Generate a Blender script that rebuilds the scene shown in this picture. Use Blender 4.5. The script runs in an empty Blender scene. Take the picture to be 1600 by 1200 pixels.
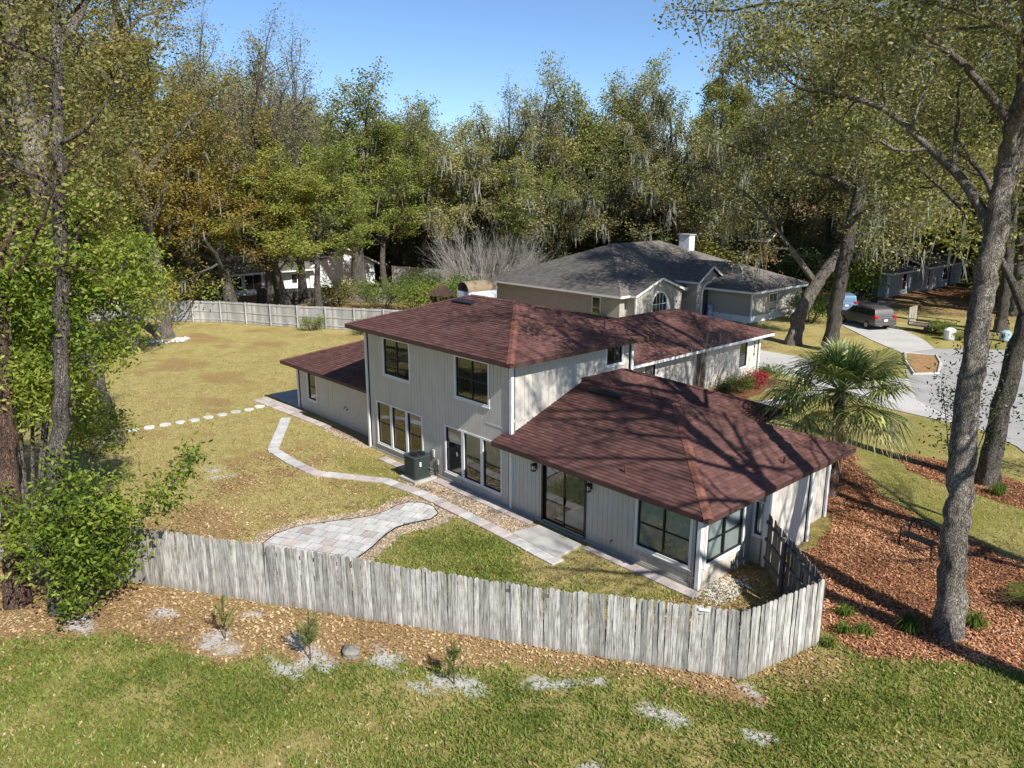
import bpy, math, random
import numpy as np
from mathutils import Matrix, Vector

# ------------------------------------------------------------------ camera, sky, sun, exposure
SC = bpy.context.scene
COL = SC.collection
R = math.radians
cam_d = bpy.data.cameras.new('camera'); CAM = bpy.data.objects.new('camera', cam_d); COL.objects.link(CAM)
CAM.location = (28.395, -17.412, 11.135)
CAM.rotation_euler = (R(90 - 14.19), 0, R(47.65))
cam_d.sensor_width = 36.0; cam_d.lens = 36.0 * 1212.8 / 1600.0
cam_d.clip_start = 0.1; cam_d.clip_end = 3000
SC.camera = CAM
SUN_DIR = np.array([0.99, -0.13, 0.0])          # horizontal direction towards the sun
SUN_ELEV = R(40)
SUN_AZ = math.atan2(SUN_DIR[0], SUN_DIR[1])     # clockwise from +Y
W = bpy.data.worlds.new('World'); SC.world = W; W.use_nodes = True
wn, wl = W.node_tree.nodes, W.node_tree.links
wn.clear()
sky = wn.new('ShaderNodeTexSky'); sky.sky_type = 'NISHITA'; sky.sun_disc = False
sky.sun_elevation = SUN_ELEV; sky.sun_rotation = SUN_AZ; sky.altitude = 1500; sky.air_density = 1.0; sky.dust_density = 0.05; sky.ozone_density = 6.0
bg = wn.new('ShaderNodeBackground'); bg.inputs['Strength'].default_value = 0.10
wo = wn.new('ShaderNodeOutputWorld')
wl.new(sky.outputs[0], bg.inputs['Color']); wl.new(bg.outputs[0], wo.inputs['Surface'])
sun_d = bpy.data.lights.new('sun', 'SUN'); SUN = bpy.data.objects.new('sun', sun_d); COL.objects.link(SUN)
sun_d.energy = 5.0; sun_d.angle = R(0.53); sun_d.color = (1.0, 0.975, 0.935)
_s = Vector((SUN_DIR[0] * math.cos(SUN_ELEV), SUN_DIR[1] * math.cos(SUN_ELEV), math.sin(SUN_ELEV)))
SUN.rotation_euler = _s.to_track_quat('Z', 'Y').to_euler(); SUN.location = (40, -10, 40)
SC.view_settings.view_transform = 'Standard'; SC.view_settings.look = 'None'
SC.view_settings.exposure = 0.60; SC.view_settings.gamma = 1.0; SC.view_settings.use_curve_mapping = False
SC.render.engine = 'CYCLES'
SC.cycles.max_bounces = 6; SC.cycles.diffuse_bounces = 3; SC.cycles.glossy_bounces = 3; SC.cycles.transmission_bounces = 4
SC.cycles.transparent_max_bounces = 8; SC.cycles.caustics_reflective = False; SC.cycles.caustics_refractive = False
SC.cycles.use_denoising = True
SC.cycles.denoiser = 'OPENIMAGEDENOISE'; SC.cycles.denoising_input_passes = 'RGB_ALBEDO_NORMAL'; SC.cycles.denoising_prefilter = 'ACCURATE'
rng = np.random.default_rng(7)
random.seed(7)

# ------------------------------------------------------------------ materials
def nmat(name):
    m = bpy.data.materials.new(name); m.use_nodes = True
    nt = m.node_tree; nt.nodes.clear()
    out = nt.nodes.new('ShaderNodeOutputMaterial'); b = nt.nodes.new('ShaderNodeBsdfPrincipled')
    nt.links.new(b.outputs[0], out.inputs[0])
    return m, nt, b
def N(nt, kind, **kw):
    n = nt.nodes.new('ShaderNode' + kind)
    for k, v in kw.items():
        if hasattr(n, k): setattr(n, k, v)
    return n
def coords(nt, kind='Object', scale=(1, 1, 1)):
    t = N(nt, 'TexCoord'); mp = N(nt, 'Mapping'); mp.inputs['Scale'].default_value = scale
    nt.links.new(t.outputs[kind], mp.inputs[0]); return mp.outputs[0]
def noise(nt, vec, scale, detail=4, rough=0.6):
    n = N(nt, 'TexNoise'); n.inputs['Scale'].default_value = scale; n.inputs['Detail'].default_value = detail; n.inputs['Roughness'].default_value = rough
    nt.links.new(vec, n.inputs['Vector']); return n.outputs['Fac']
def ramp(nt, fac, stops):
    r = N(nt, 'ValToRGB'); e = r.color_ramp.elements
    while len(e) < len(stops): e.new(0.5)
    for el, (p, c) in zip(e, stops): el.position = p; el.color = (*c, 1) if len(c) == 3 else c
    nt.links.new(fac, r.inputs[0]); return r.outputs[0]
def mix(nt, a, b, fac, mode='MIX'):
    m = N(nt, 'Mix'); m.data_type = 'RGBA'; m.blend_type = mode
    for sock, v in ((m.inputs[0], fac), (m.inputs[6], a), (m.inputs[7], b)):
        if isinstance(v, (int, float)): sock.default_value = v
        elif isinstance(v, tuple): sock.default_value = (*v, 1)
        else: nt.links.new(v, sock)
    return m.outputs[2]
def math_(nt, op, a, b=None, c=None):
    m = N(nt, 'Math'); m.operation = op
    for s, v in zip(m.inputs, (a, b, c)):
        if v is None: continue
        if isinstance(v, (int, float)): s.default_value = v
        else: nt.links.new(v, s)
    return m.outputs[0]
def bump(nt, b, h, strength=0.3, dist=0.02):
    n = N(nt, 'Bump'); n.inputs['Strength'].default_value = strength; n.inputs['Distance'].default_value = dist
    nt.links.new(h, n.inputs['Height']); nt.links.new(n.outputs[0], b.inputs['Normal'])
def setin(b, name, v): b.inputs[name].default_value = v

def plain(name, col, rough=0.6, var=0.12, scale=3.0, metal=0.0, bumpk=0.0, spec=0.4, objvar=0.0, islvar=0.0, stretch=(1, 1, 1)):
    """base colour with noise variation, optional tone per object / per loose piece"""
    m, nt, b = nmat(name)
    v = coords(nt, 'Object', stretch)
    f = noise(nt, v, scale, 5, 0.65)
    d = tuple(c * (1 - var * 1.6) for c in col); l = tuple(min(1, c * (1 + var * 1.6)) for c in col)
    c = ramp(nt, f, [(0.25, d), (0.75, l)])
    if objvar:
        oi = N(nt, 'ObjectInfo'); k = math_(nt, 'MULTIPLY_ADD', oi.outputs['Random'], 2 * objvar, 1 - objvar)
        c = mix(nt, c, k, 1.0, 'MULTIPLY') if False else scale_col(nt, c, k)
    if islvar:
        g = N(nt, 'NewGeometry'); k = math_(nt, 'MULTIPLY_ADD', g.outputs['Random Per Island'], 2 * islvar, 1 - islvar)
        c = scale_col(nt, c, k)
    nt.links.new(c, b.inputs['Base Color'])
    setin(b, 'Roughness', rough); setin(b, 'Metallic', metal); setin(b, 'Specular IOR Level', spec)
    if bumpk: bump(nt, b, noise(nt, v, scale * 6, 4, 0.7), bumpk, 0.02)
    return m
def scale_col(nt, c, k):
    vm = N(nt, 'VectorMath'); vm.operation = 'SCALE'
    nt.links.new(c, vm.inputs[0]); nt.links.new(k, vm.inputs['Scale']); return vm.outputs[0]

def leaf_mat(name, cols, trans=0.35, rough=0.55):
    """leaf colours picked per loose leaf, drifting in clumps; light passes through the blade"""
    m = bpy.data.materials.new(name); m.use_nodes = True
    nt = m.node_tree; nt.nodes.clear()
    out = N(nt, 'OutputMaterial'); g = N(nt, 'NewGeometry')
    f = noise(nt, coords(nt, 'Object'), 0.35, 2, 0.5)
    oi = N(nt, 'ObjectInfo')
    k = math_(nt, 'MULTIPLY_ADD', g.outputs['Random Per Island'], 0.55, -0.275)
    k = math_(nt, 'ADD', k, f)
    k = math_(nt, 'ADD', k, math_(nt, 'MULTIPLY_ADD', oi.outputs['Random'], 0.24, -0.12))
    n = len(cols)
    c = ramp(nt, k, [(0.18 + 0.64 * i / (n - 1), cc) for i, cc in enumerate(cols)])
    d = N(nt, 'BsdfPrincipled'); nt.links.new(c, d.inputs['Base Color']); setin(d, 'Roughness', rough); setin(d, 'Specular IOR Level', 0.25)
    t = N(nt, 'BsdfTranslucent'); tc = mix(nt, c, (1.0, 0.95, 0.35), 0.8, 'MULTIPLY'); sc2 = scale_col(nt, tc, math_(nt, 'ADD', 1.5, 0.0)); nt.links.new(sc2, t.inputs['Color'])
    ms = N(nt, 'MixShader'); ms.inputs[0].default_value = trans
    nt.links.new(d.outputs[0], ms.inputs[1]); nt.links.new(t.outputs[0], ms.inputs[2]); nt.links.new(ms.outputs[0], out.inputs[0])
    return m

def bark_mat(name, dark, light, scale=5.0):
    m, nt, b = nmat(name)
    v = coords(nt, 'Object', (1, 1, 0.22))
    f = noise(nt, v, scale * 2.2, 6, 0.7); f2 = noise(nt, coords(nt, 'Object'), 0.7, 3, 0.6)
    c = ramp(nt, f, [(0.3, dark), (0.52, tuple((a + q) / 2 for a, q in zip(dark, light))), (0.7, light)])
    c = mix(nt, c, tuple(min(1, x * 1.35) for x in light), math_(nt, 'MULTIPLY', ramp(nt, f2, [(0.5, (0, 0, 0)), (0.65, (1, 1, 1))]), 0.5))
    nt.links.new(c, b.inputs['Base Color']); setin(b, 'Roughness', 0.9); setin(b, 'Specular IOR Level', 0.15)
    vo = N(nt, 'TexVoronoi'); vo.feature = 'DISTANCE_TO_EDGE'; vo.inputs['Scale'].default_value = scale * 5.5
    wv = N(nt, 'VectorMath'); wv.operation = 'ADD'; nz = N(nt, 'TexNoise'); nz.inputs['Scale'].default_value = scale * 2; nt.links.new(v, nz.inputs['Vector']); nt.links.new(v, wv.inputs[0]); nt.links.new(scale_col(nt, nz.outputs['Color'], math_(nt, 'ADD', 0.16, 0.0)), wv.inputs[1]); nt.links.new(wv.outputs[0], vo.inputs['Vector'])
    crack = ramp(nt, vo.outputs['Distance'], [(0.0, (0, 0, 0)), (0.16, (1, 1, 1))])
    c = mix(nt, tuple(x * .55 for x in dark), c, math_(nt, 'MULTIPLY_ADD', crack, 0.42, 0.58))
    nt.links.new(c, b.inputs['Base Color'])
    bump(nt, b, math_(nt, 'ADD', f, crack), 1.0, 0.06)
    return m

def glass_mat(name, tint=(0.75, 0.8, 0.8), refl=0.11):
    m = bpy.data.materials.new(name); m.use_nodes = True
    nt = m.node_tree; nt.nodes.clear(); out = N(nt, 'OutputMaterial')
    tr = N(nt, 'BsdfTransparent'); tr.inputs[0].default_value = (*tint, 1)
    gl = N(nt, 'BsdfGlossy'); gl.inputs['Roughness'].default_value = 0.02; gl.inputs[0].default_value = (0.95, 0.97, 1, 1)
    fr = N(nt, 'Fresnel'); fr.inputs[0].default_value = 1.5
    k = math_(nt, 'ADD', fr.outputs[0], refl)
    ms = N(nt, 'MixShader'); nt.links.new(k, ms.inputs[0]); nt.links.new(tr.outputs[0], ms.inputs[1]); nt.links.new(gl.outputs[0], ms.inputs[2])
    nt.links.new(ms.outputs[0], out.inputs[0]); return m

M = {}
M['siding'] = plain('siding paint', (0.55, 0.505, 0.435), 0.75, 0.05, 1.2, bumpk=0.0, stretch=(1, 1, 0.3))
def siding_mat():
    m, nt, b = nmat('weathered siding paint')
    P = coords(nt, 'Object'); st = coords(nt, 'Object', (1, 1, 0.12)); t = N(nt, 'TexCoord'); sx = N(nt, 'SeparateXYZ'); nt.links.new(t.outputs['Object'], sx.inputs[0])
    f = noise(nt, P, 0.9, 5, 0.6); s = noise(nt, st, 5.0, 5, 0.7); g = noise(nt, P, 3.0, 5, 0.7)
    c = ramp(nt, f, [(0.3, (0.53, 0.483, 0.41)), (0.7, (0.59, 0.545, 0.47))])
    c = mix(nt, c, (0.36, 0.32, 0.26), math_(nt, 'MULTIPLY', ramp(nt, s, [(0.50, (0, 0, 0)), (0.72, (1, 1, 1))]), 0.35))
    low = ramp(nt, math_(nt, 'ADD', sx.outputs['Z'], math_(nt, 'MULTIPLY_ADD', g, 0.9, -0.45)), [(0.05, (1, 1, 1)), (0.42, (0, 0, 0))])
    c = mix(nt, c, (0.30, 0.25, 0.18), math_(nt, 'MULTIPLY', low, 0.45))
    nt.links.new(c, b.inputs['Base Color']); setin(b, 'Roughness', 0.78); setin(b, 'Specular IOR Level', 0.3); return m
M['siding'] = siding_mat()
M['trim'] = plain('trim paint', (0.74, 0.73, 0.70), 0.6, 0.04, 2.0)
M['soffit'] = plain('soffit', (0.42, 0.40, 0.36), 0.8, 0.05)
M['fascia'] = plain('brown fascia', (0.075, 0.035, 0.028), 0.6, 0.15)
M['sash'] = plain('dark bronze sash', (0.02, 0.019, 0.018), 0.4, 0.1)
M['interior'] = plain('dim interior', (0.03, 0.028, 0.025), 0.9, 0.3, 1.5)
M['curtain'] = plain('pale blind', (0.62, 0.61, 0.54), 0.9, 0.06)
M['sheer'] = plain('sheer curtain', (0.72, 0.76, 0.70), 0.9, 0.10, 2.5)
M['blind_slat'] = plain('vertical blind', (0.30, 0.29, 0.25), 0.9, 0.2, islvar=0.25)
M['glass'] = glass_mat('window glass')
M['black_metal'] = plain('black metal', (0.015, 0.015, 0.016), 0.45, 0.2)
M['roof_deck'] = plain('roof deck', (0.09, 0.035, 0.03), 0.9, 0.2)
def shingle_mat(name, a, b_, c3, rough=0.92):
    m, nt, b = nmat(name)
    g = N(nt, 'NewGeometry'); f = noise(nt, coords(nt, 'Object'), 0.5, 4, 0.6); fine = noise(nt, coords(nt, 'Object'), 45, 3, 0.7)
    k = math_(nt, 'ADD', math_(nt, 'MULTIPLY', g.outputs['Random Per Island'], 0.55), math_(nt, 'MULTIPLY', f, 0.50))
    c = ramp(nt, k, [(0.15, a), (0.5, b_), (0.9, c3)])
    c = mix(nt, c, scale_col(nt, c, math_(nt, 'MULTIPLY_ADD', fine, 1.0, 0.5)), 0.7)
    nt.links.new(c, b.inputs['Base Color']); setin(b, 'Roughness', rough); setin(b, 'Specular IOR Level', 0.25)
    bump(nt, b, fine, 0.5, 0.01); return m
M['shingle'] = shingle_mat('red brown asphalt shingle', (0.075, 0.036, 0.030), (0.112, 0.052, 0.043), (0.155, 0.076, 0.062))
M['hipcap'] = shingle_mat('orange brown hip cap', (0.13, 0.05, 0.04), (0.20, 0.082, 0.055), (0.28, 0.12, 0.075))
M['shingle_grey'] = shingle_mat('grey asphalt shingle', (0.10, 0.088, 0.078), (0.145, 0.128, 0.112), (0.19, 0.168, 0.148))
M['grey_wall'] = plain('grey stucco', (0.36, 0.335, 0.29), 0.85, 0.06)
M['white_wall'] = plain('white wall paint', (0.72, 0.74, 0.74), 0.8, 0.05)
M['blue_wall'] = plain('blue grey siding', (0.36, 0.40, 0.44), 0.8, 0.08)
def picket_mat(name, light=(0.53, 0.505, 0.455), dark=(0.15, 0.13, 0.105), wear=0.5):
    m, nt, b = nmat(name)
    oi = N(nt, 'ObjectInfo')
    t = N(nt, 'TexCoord'); add = N(nt, 'VectorMath'); add.operation = 'MULTIPLY_ADD'
    nt.links.new(oi.outputs['Random'], add.inputs[0]); add.inputs[1].default_value = (37, 91, 53); nt.links.new(t.outputs['Object'], add.inputs[2])
    mp = N(nt, 'Mapping'); mp.inputs['Scale'].default_value = (1, 1, 0.08); nt.links.new(add.outputs[0], mp.inputs[0])
    grain = noise(nt, mp.outputs[0], 26, 5, 0.7)
    blot = noise(nt, add.outputs[0], 2.2, 4, 0.6)
    c = ramp(nt, grain, [(0.34, dark), (0.47, tuple(0.45 * a + 0.55 * q for a, q in zip(dark, light))), (0.60, light)])
    c = mix(nt, c, tuple(x * 1.0 for x in dark), math_(nt, 'MULTIPLY', ramp(nt, blot, [(0.48, (0, 0, 0)), (0.70, (1, 1, 1))]), wear))
    c = scale_col(nt, c, math_(nt, 'MULTIPLY_ADD', oi.outputs['Random'], 0.70, 0.62))
    # moss stain rising from the ground
    sx = N(nt, 'SeparateXYZ'); nt.links.new(t.outputs['Object'], sx.inputs[0])
    low = math_(nt, 'MULTIPLY', ramp(nt, math_(nt, 'ADD', sx.outputs['Z'], math_(nt, 'MULTIPLY', blot, 0.5)), [(0.2, (1, 1, 1)), (0.55, (0, 0, 0))]), 0.55)
    c = mix(nt, c, (0.17, 0.15, 0.11), low)
    nt.links.new(c, b.inputs['Base Color']); setin(b, 'Roughness', 0.9); setin(b, 'Specular IOR Level', 0.15)
    bump(nt, b, grain, 0.5, 0.01); return m
M['picket'] = picket_mat('weathered grey picket')
M['shaded_wood'] = picket_mat('shade-darkened fence wood', (0.24, 0.215, 0.18), (0.07, 0.058, 0.048), 0.4)  # return fence: shade on its inner face put into a darker wood colour
M['far_wood'] = plain('far fence boards', (0.36, 0.345, 0.32), 0.9, 0.2, 1.2, islvar=0.28, stretch=(1, 1, 0.3))
M['dark_board'] = plain('dark fence boards', (0.13, 0.115, 0.10), 0.9, 0.25, 1.2, islvar=0.35)
M['rail'] = plain('fence rail wood', (0.12, 0.105, 0.09), 0.9, 0.25, 4)
M['concrete'] = plain('concrete', (0.42, 0.40, 0.36), 0.9, 0.12, 1.6, bumpk=0.15)
M['drive'] = plain('driveway concrete', (0.46, 0.435, 0.395), 0.9, 0.10, 0.5, bumpk=0.1)
M['street'] = plain('street asphalt', (0.33, 0.315, 0.29), 0.95, 0.14, 0.5, bumpk=0.15)
M['paver'] = plain('pale paver', (0.47, 0.455, 0.42), 0.9, 0.16, 2.6, objvar=0.11, bumpk=0.2)
M['paver_pink'] = plain('pinkish paver', (0.42, 0.36, 0.325), 0.9, 0.14, 2.6, objvar=0.2, bumpk=0.2)
M['edging'] = plain('black edging', (0.02, 0.02, 0.02), 0.7, 0.2)
M['stone'] = plain('stone', (0.52, 0.51, 0.47), 0.9, 0.18, 3, objvar=0.15, bumpk=0.3)
M['rock'] = plain('field rock', (0.21, 0.19, 0.16), 0.9, 0.4, 4, bumpk=0.4)
M['pebble'] = plain('river gravel', (0.37, 0.29, 0.20), 0.85, 0.25, 1.0, islvar=0.6)
M['white_pebble'] = plain('white gravel', (0.50, 0.48, 0.44), 0.85, 0.2, 1.0, islvar=0.35)
M['bark_grey'] = bark_mat('grey oak bark', (0.085, 0.068, 0.053), (0.40, 0.345, 0.285))
M['bark_dark'] = bark_mat('dark bark', (0.05, 0.041, 0.033), (0.22, 0.19, 0.158))
M['bark_red'] = bark_mat('reddish bark', (0.06, 0.034, 0.024), (0.24, 0.15, 0.11))
M['bark_pale'] = bark_mat('pale bare twigs', (0.46, 0.41, 0.35), (0.72, 0.66, 0.58))
M['bark_far'] = bark_mat('far grey bark', (0.06, 0.052, 0.043), (0.27, 0.24, 0.20))
M['leaf_mossy'] = leaf_mat('grey olive leaves', [(0.084, 0.084, 0.031), (0.176, 0.177, 0.062), (0.280, 0.266, 0.102), (0.400, 0.363, 0.163)])
M['leaf_oak'] = leaf_mat('olive oak leaves', [(0.069, 0.082, 0.024), (0.158, 0.174, 0.044), (0.254, 0.257, 0.064), (0.375, 0.331, 0.099)])
M['leaf_gold'] = leaf_mat('golden olive leaves', [(0.087, 0.094, 0.028), (0.163, 0.166, 0.048), (0.244, 0.230, 0.076), (0.315, 0.251, 0.092)])
M['leaf_grey'] = leaf_mat('brown grey leaves', [(0.110, 0.097, 0.062), (0.207, 0.176, 0.113), (0.303, 0.259, 0.172), (0.220, 0.204, 0.097)])
M['leaf_lime'] = leaf_mat('yellow green leaves', [(0.091, 0.123, 0.028), (0.182, 0.228, 0.044), (0.280, 0.307, 0.063), (0.394, 0.351, 0.087)])
M['leaf_amber'] = leaf_mat('amber leaves', [(0.105, 0.105, 0.024), (0.19, 0.178, 0.038), (0.28, 0.228, 0.052), (0.33, 0.205, 0.045)])
M['leaf_bright'] = leaf_mat('bright spring leaves', [(0.052, 0.086, 0.012), (0.123, 0.180, 0.022), (0.228, 0.288, 0.036), (0.351, 0.369, 0.075)], 0.42)
M['leaf_dark'] = leaf_mat('dark glossy leaves', [(0.014, 0.026, 0.009), (0.03, 0.055, 0.015), (0.055, 0.085, 0.022), (0.10, 0.12, 0.035)], 0.25, 0.4)
M['leaf_shrub'] = leaf_mat('garden shrub leaves', [(0.04, 0.075, 0.014), (0.08, 0.14, 0.022), (0.14, 0.20, 0.032), (0.20, 0.23, 0.05)])
M['leaf_pink'] = leaf_mat('red azalea flowers', [(0.25, 0.03, 0.04), (0.45, 0.04, 0.07), (0.5, 0.10, 0.12)])
M['leaf_palm'] = leaf_mat('palm leaflets', [(0.056, 0.085, 0.027), (0.121, 0.171, 0.049), (0.244, 0.287, 0.084), (0.535, 0.482, 0.162)], 0.2, 0.38)
M['leaf_needle'] = leaf_mat('cedar needles', [(0.05, 0.075, 0.022), (0.10, 0.14, 0.036), (0.17, 0.21, 0.055), (0.24, 0.25, 0.08)], 0.2)
M['moss'] = leaf_mat('hanging moss', [(0.15, 0.15, 0.12), (0.23, 0.23, 0.19), (0.31, 0.305, 0.26)], 0.3, 0.9)
M['grass'] = leaf_mat('green lawn blades', [(0.076, 0.121, 0.019), (0.147, 0.205, 0.035), (0.229, 0.267, 0.058), (0.365, 0.346, 0.136)], 0.3, 0.7)
M['dry_grass'] = leaf_mat('dry lawn blades', [(0.186, 0.162, 0.055), (0.323, 0.270, 0.108), (0.431, 0.353, 0.160), (0.529, 0.451, 0.242)], 0.3, 0.8)
M['litter'] = leaf_mat('fallen leaves', [(0.157, 0.094, 0.047), (0.334, 0.208, 0.105), (0.481, 0.316, 0.164), (0.570, 0.445, 0.267)], 0.1, 0.85)
M['chip'] = leaf_mat('bark chips', [(0.107, 0.047, 0.026), (0.260, 0.111, 0.054), (0.458, 0.204, 0.093), (0.600, 0.341, 0.184)], 0.0, 0.85)

# ------------------------------------------------------------------ object helpers
def tag(o, label=None, cat=None, group=None, kind=None):
    if label: o['label'] = label
    if cat: o['category'] = cat
    if group: o['group'] = group
    if kind: o['kind'] = kind
    return o
def thing(name, loc, label, cat, group=None, rz=0.0):
    o = bpy.data.objects.new(name, None); COL.objects.link(o); o.empty_display_size = 0.3
    o.location = loc; o.rotation_euler = (0, 0, rz); return tag(o, label, cat, group)
def link(name, me, mat=None, parent=None, world=True):
    """one mesh object; world=True: mesh coordinates are world coordinates whatever the parent's place"""
    o = bpy.data.objects.new(name, me); COL.objects.link(o)
    if mat is not None and len(me.materials) == 0: me.materials.append(M[mat] if isinstance(mat, str) else mat)
    if parent is not None:
        o.parent = parent
        if world and parent.type == 'EMPTY':
            o.matrix_parent_inverse = (Matrix.Translation(parent.location) @ parent.rotation_euler.to_matrix().to_4x4()).inverted()
    return o
def mesh_np(name, V, F, smooth=False):
    """V (n,3), F (m,k) all faces with the same number of corners"""
    V = np.asarray(V, np.float32); F = np.asarray(F, np.int32)
    me = bpy.data.meshes.new(name); n, k = F.shape
    me.vertices.add(len(V)); me.vertices.foreach_set('co', V.ravel())
    me.loops.add(n * k); me.loops.foreach_set('vertex_index', F.ravel())
    me.polygons.add(n); me.polygons.foreach_set('loop_start', np.arange(0, n * k, k, dtype=np.int32))
    me.polygons.foreach_set('loop_total', np.full(n, k, np.int32))
    if smooth: me.polygons.foreach_set('use_smooth', np.ones(n, bool))
    me.update(calc_edges=True); return me
class MB:
    """collects faces; build() links them as ONE mesh object"""
    def __init__(s): s.v = []; s.f = []
    def add(s, vs, fs):
        b = len(s.v); s.v.extend([tuple(map(float, p)) for p in vs]); s.f.extend([tuple(i + b for i in f) for f in fs]); return s
    def box(s, x0, x1, y0, y1, z0, z1):
        return s.add([(x0, y0, z0), (x1, y0, z0), (x1, y1, z0), (x0, y1, z0), (x0, y0, z1), (x1, y0, z1), (x1, y1, z1), (x0, y1, z1)],
                     [(3, 2, 1, 0), (4, 5, 6, 7), (0, 1, 5, 4), (1, 2, 6, 5), (2, 3, 7, 6), (3, 0, 4, 7)])
    def obox(s, c, u, v, w):
        """oriented box: centre and three half-axis vectors"""
        c, u, v, w = map(np.array, (c, u, v, w))
        P = [c + a * u + b * v + d * w for d in (-1, 1) for a, b in ((-1, -1), (1, -1), (1, 1), (-1, 1))]
        return s.add(P, [(3, 2, 1, 0), (4, 5, 6, 7), (0, 1, 5, 4), (1, 2, 6, 5), (2, 3, 7, 6), (3, 0, 4, 7)])
    def bar(s, a, b, w, h=None):
        a, b = np.array(a, float), np.array(b, float); h = w if h is None else h
        d = b - a; L = np.linalg.norm(d); d /= L
        up = np.array([0, 0, 1.0]) if abs(d[2]) < 0.95 else np.array([1.0, 0, 0])
        r = np.cross(d, up); r /= np.linalg.norm(r); q = np.cross(r, d)
        return s.obox((a + b) / 2, d * L / 2, r * w / 2, q * h / 2)
    def prism(s, poly, z0, z1):
        n = len(poly)
        return s.add([(x, y, z0) for x, y in poly] + [(x, y, z1) for x, y in poly],
                     [tuple(range(n))[::-1], tuple(range(n, 2 * n))] + [(i, (i + 1) % n, n + (i + 1) % n, n + i) for i in range(n)])
    def tube(s, pts, rad, n=8, cap=True):
        pts = np.array(pts, float); rad = np.broadcast_to(np.array(rad, float), (len(pts),))
        V, F = tube_np(pts, rad, n); s.add(V, F.tolist())
        if cap: s.f.append(tuple(range(len(s.v) - n, len(s.v)))); s.f.append(tuple(range(len(s.v) - n * len(pts), len(s.v) - n * len(pts) + n))[::-1])
        return s
    def mesh(s, name):
        me = bpy.data.meshes.new(name); me.from_pydata(s.v, [], s.f); me.update(); return me
    def build(s, name, mat, parent=None, world=True, bevel=0.0, smooth=False, kind=None):
        me = s.mesh(name)
        if smooth: me.polygons.foreach_set('use_smooth', np.ones(len(me.polygons), bool))
        o = link(name, me, mat, parent, world)
        if bevel:
            md = o.modifiers.new('edge', 'BEVEL'); md.width = bevel; md.segments = 2; md.limit_method = 'ANGLE'
        if kind: o['kind'] = kind
        return o
def tube_np(pts, rad, n):
    d = np.gradient(pts, axis=0); d /= np.linalg.norm(d, axis=1)[:, None] + 1e-9
    ref = np.array([0.31, 0.95, 0.05]) if abs(d[0][2]) > 0.7 else np.array([0.05, 0.1, 1.0])
    r = np.cross(d, ref); r /= np.linalg.norm(r, axis=1)[:, None] + 1e-9; u = np.cross(r, d)
    a = np.linspace(0, 2 * np.pi, n, endpoint=False)
    V = pts[:, None, :] + rad[:, None, None] * (np.cos(a)[None, :, None] * r[:, None, :] + np.sin(a)[None, :, None] * u[:, None, :])
    m = len(pts); i = np.arange(m - 1)[:, None] * n; j = np.arange(n)[None, :]; j2 = (j + 1) % n
    F = np.stack([i + j, i + j2, i + n + j2, i + n + j], -1).reshape(-1, 4)
    return V.reshape(-1, 3), F
def copy_tree(o, parent=None):
    c = o.copy(); COL.objects.link(c); c.parent = parent
    for ch in list(o.children): copy_tree(ch, c)
    return c
def inside(poly, X, Y):
    P = np.array(poly); x0, y0 = P[:, 0], P[:, 1]; x1, y1 = np.roll(x0, -1), np.roll(y0, -1)
    r = np.zeros(np.shape(X), bool)
    for a, b, c, d in zip(x0, y0, x1, y1):
        if b == d: continue
        r ^= ((b > Y) != (d > Y)) & (X < (c - a) * (Y - b) / (d - b) + a)
    return r
def dist_poly(poly, X, Y, closed=True):
    P = np.array(poly); best = np.full(np.shape(X), 1e9)
    for i in range(len(P) if closed else len(P) - 1):
        a, b = P[i], P[(i + 1) % len(P)]; d = b - a
        t = np.clip(((X - a[0]) * d[0] + (Y - a[1]) * d[1]) / (d @ d + 1e-12), 0, 1)
        best = np.minimum(best, np.hypot(X - a[0] - t * d[0], Y - a[1] - t * d[1]))
    return best
def vnoise(X, Y, scale, seed=0):
    """smooth value noise, 0..1"""
    r = np.random.default_rng(seed).random((64, 64)); x, y = X / scale, Y / scale
    xi, yi = np.floor(x).astype(int), np.floor(y).astype(int); fx, fy = x - xi, y - yi
    fx, fy = fx * fx * (3 - 2 * fx), fy * fy * (3 - 2 * fy)
    g = lambda a, b: r[a % 64, b % 64]
    return (g(xi, yi) * (1 - fx) + g(xi + 1, yi) * fx) * (1 - fy) + (g(xi, yi + 1) * (1 - fx) + g(xi + 1, yi + 1) * fx) * fy
def fbm(X, Y, scale, seed=0):
    return (vnoise(X, Y, scale, seed) * 0.5 + vnoise(X, Y, scale / 2.1, seed + 1) * 0.3 + vnoise(X, Y, scale / 4.3, seed + 2) * 0.2)
ORD = ['first', 'second', 'third', 'fourth', 'fifth', 'sixth', 'seventh', 'eighth', 'ninth', 'tenth', 'eleventh', 'twelfth', 'thirteenth', 'fourteenth', 'fifteenth', 'sixteenth', 'seventeenth', 'eighteenth', 'nineteenth', 'twentieth']
ORD += ['twenty-' + o for o in ORD[:9]] + ['thirtieth'] + ['thirty-' + o for o in ORD[:9]] + ['fortieth']
def across(o):
    """angle of a thing seen from the lawn, left to right (only used to write ordinals into labels)"""
    return math.atan2(o.location.x - 28.395, o.location.y + 17.412)
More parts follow.
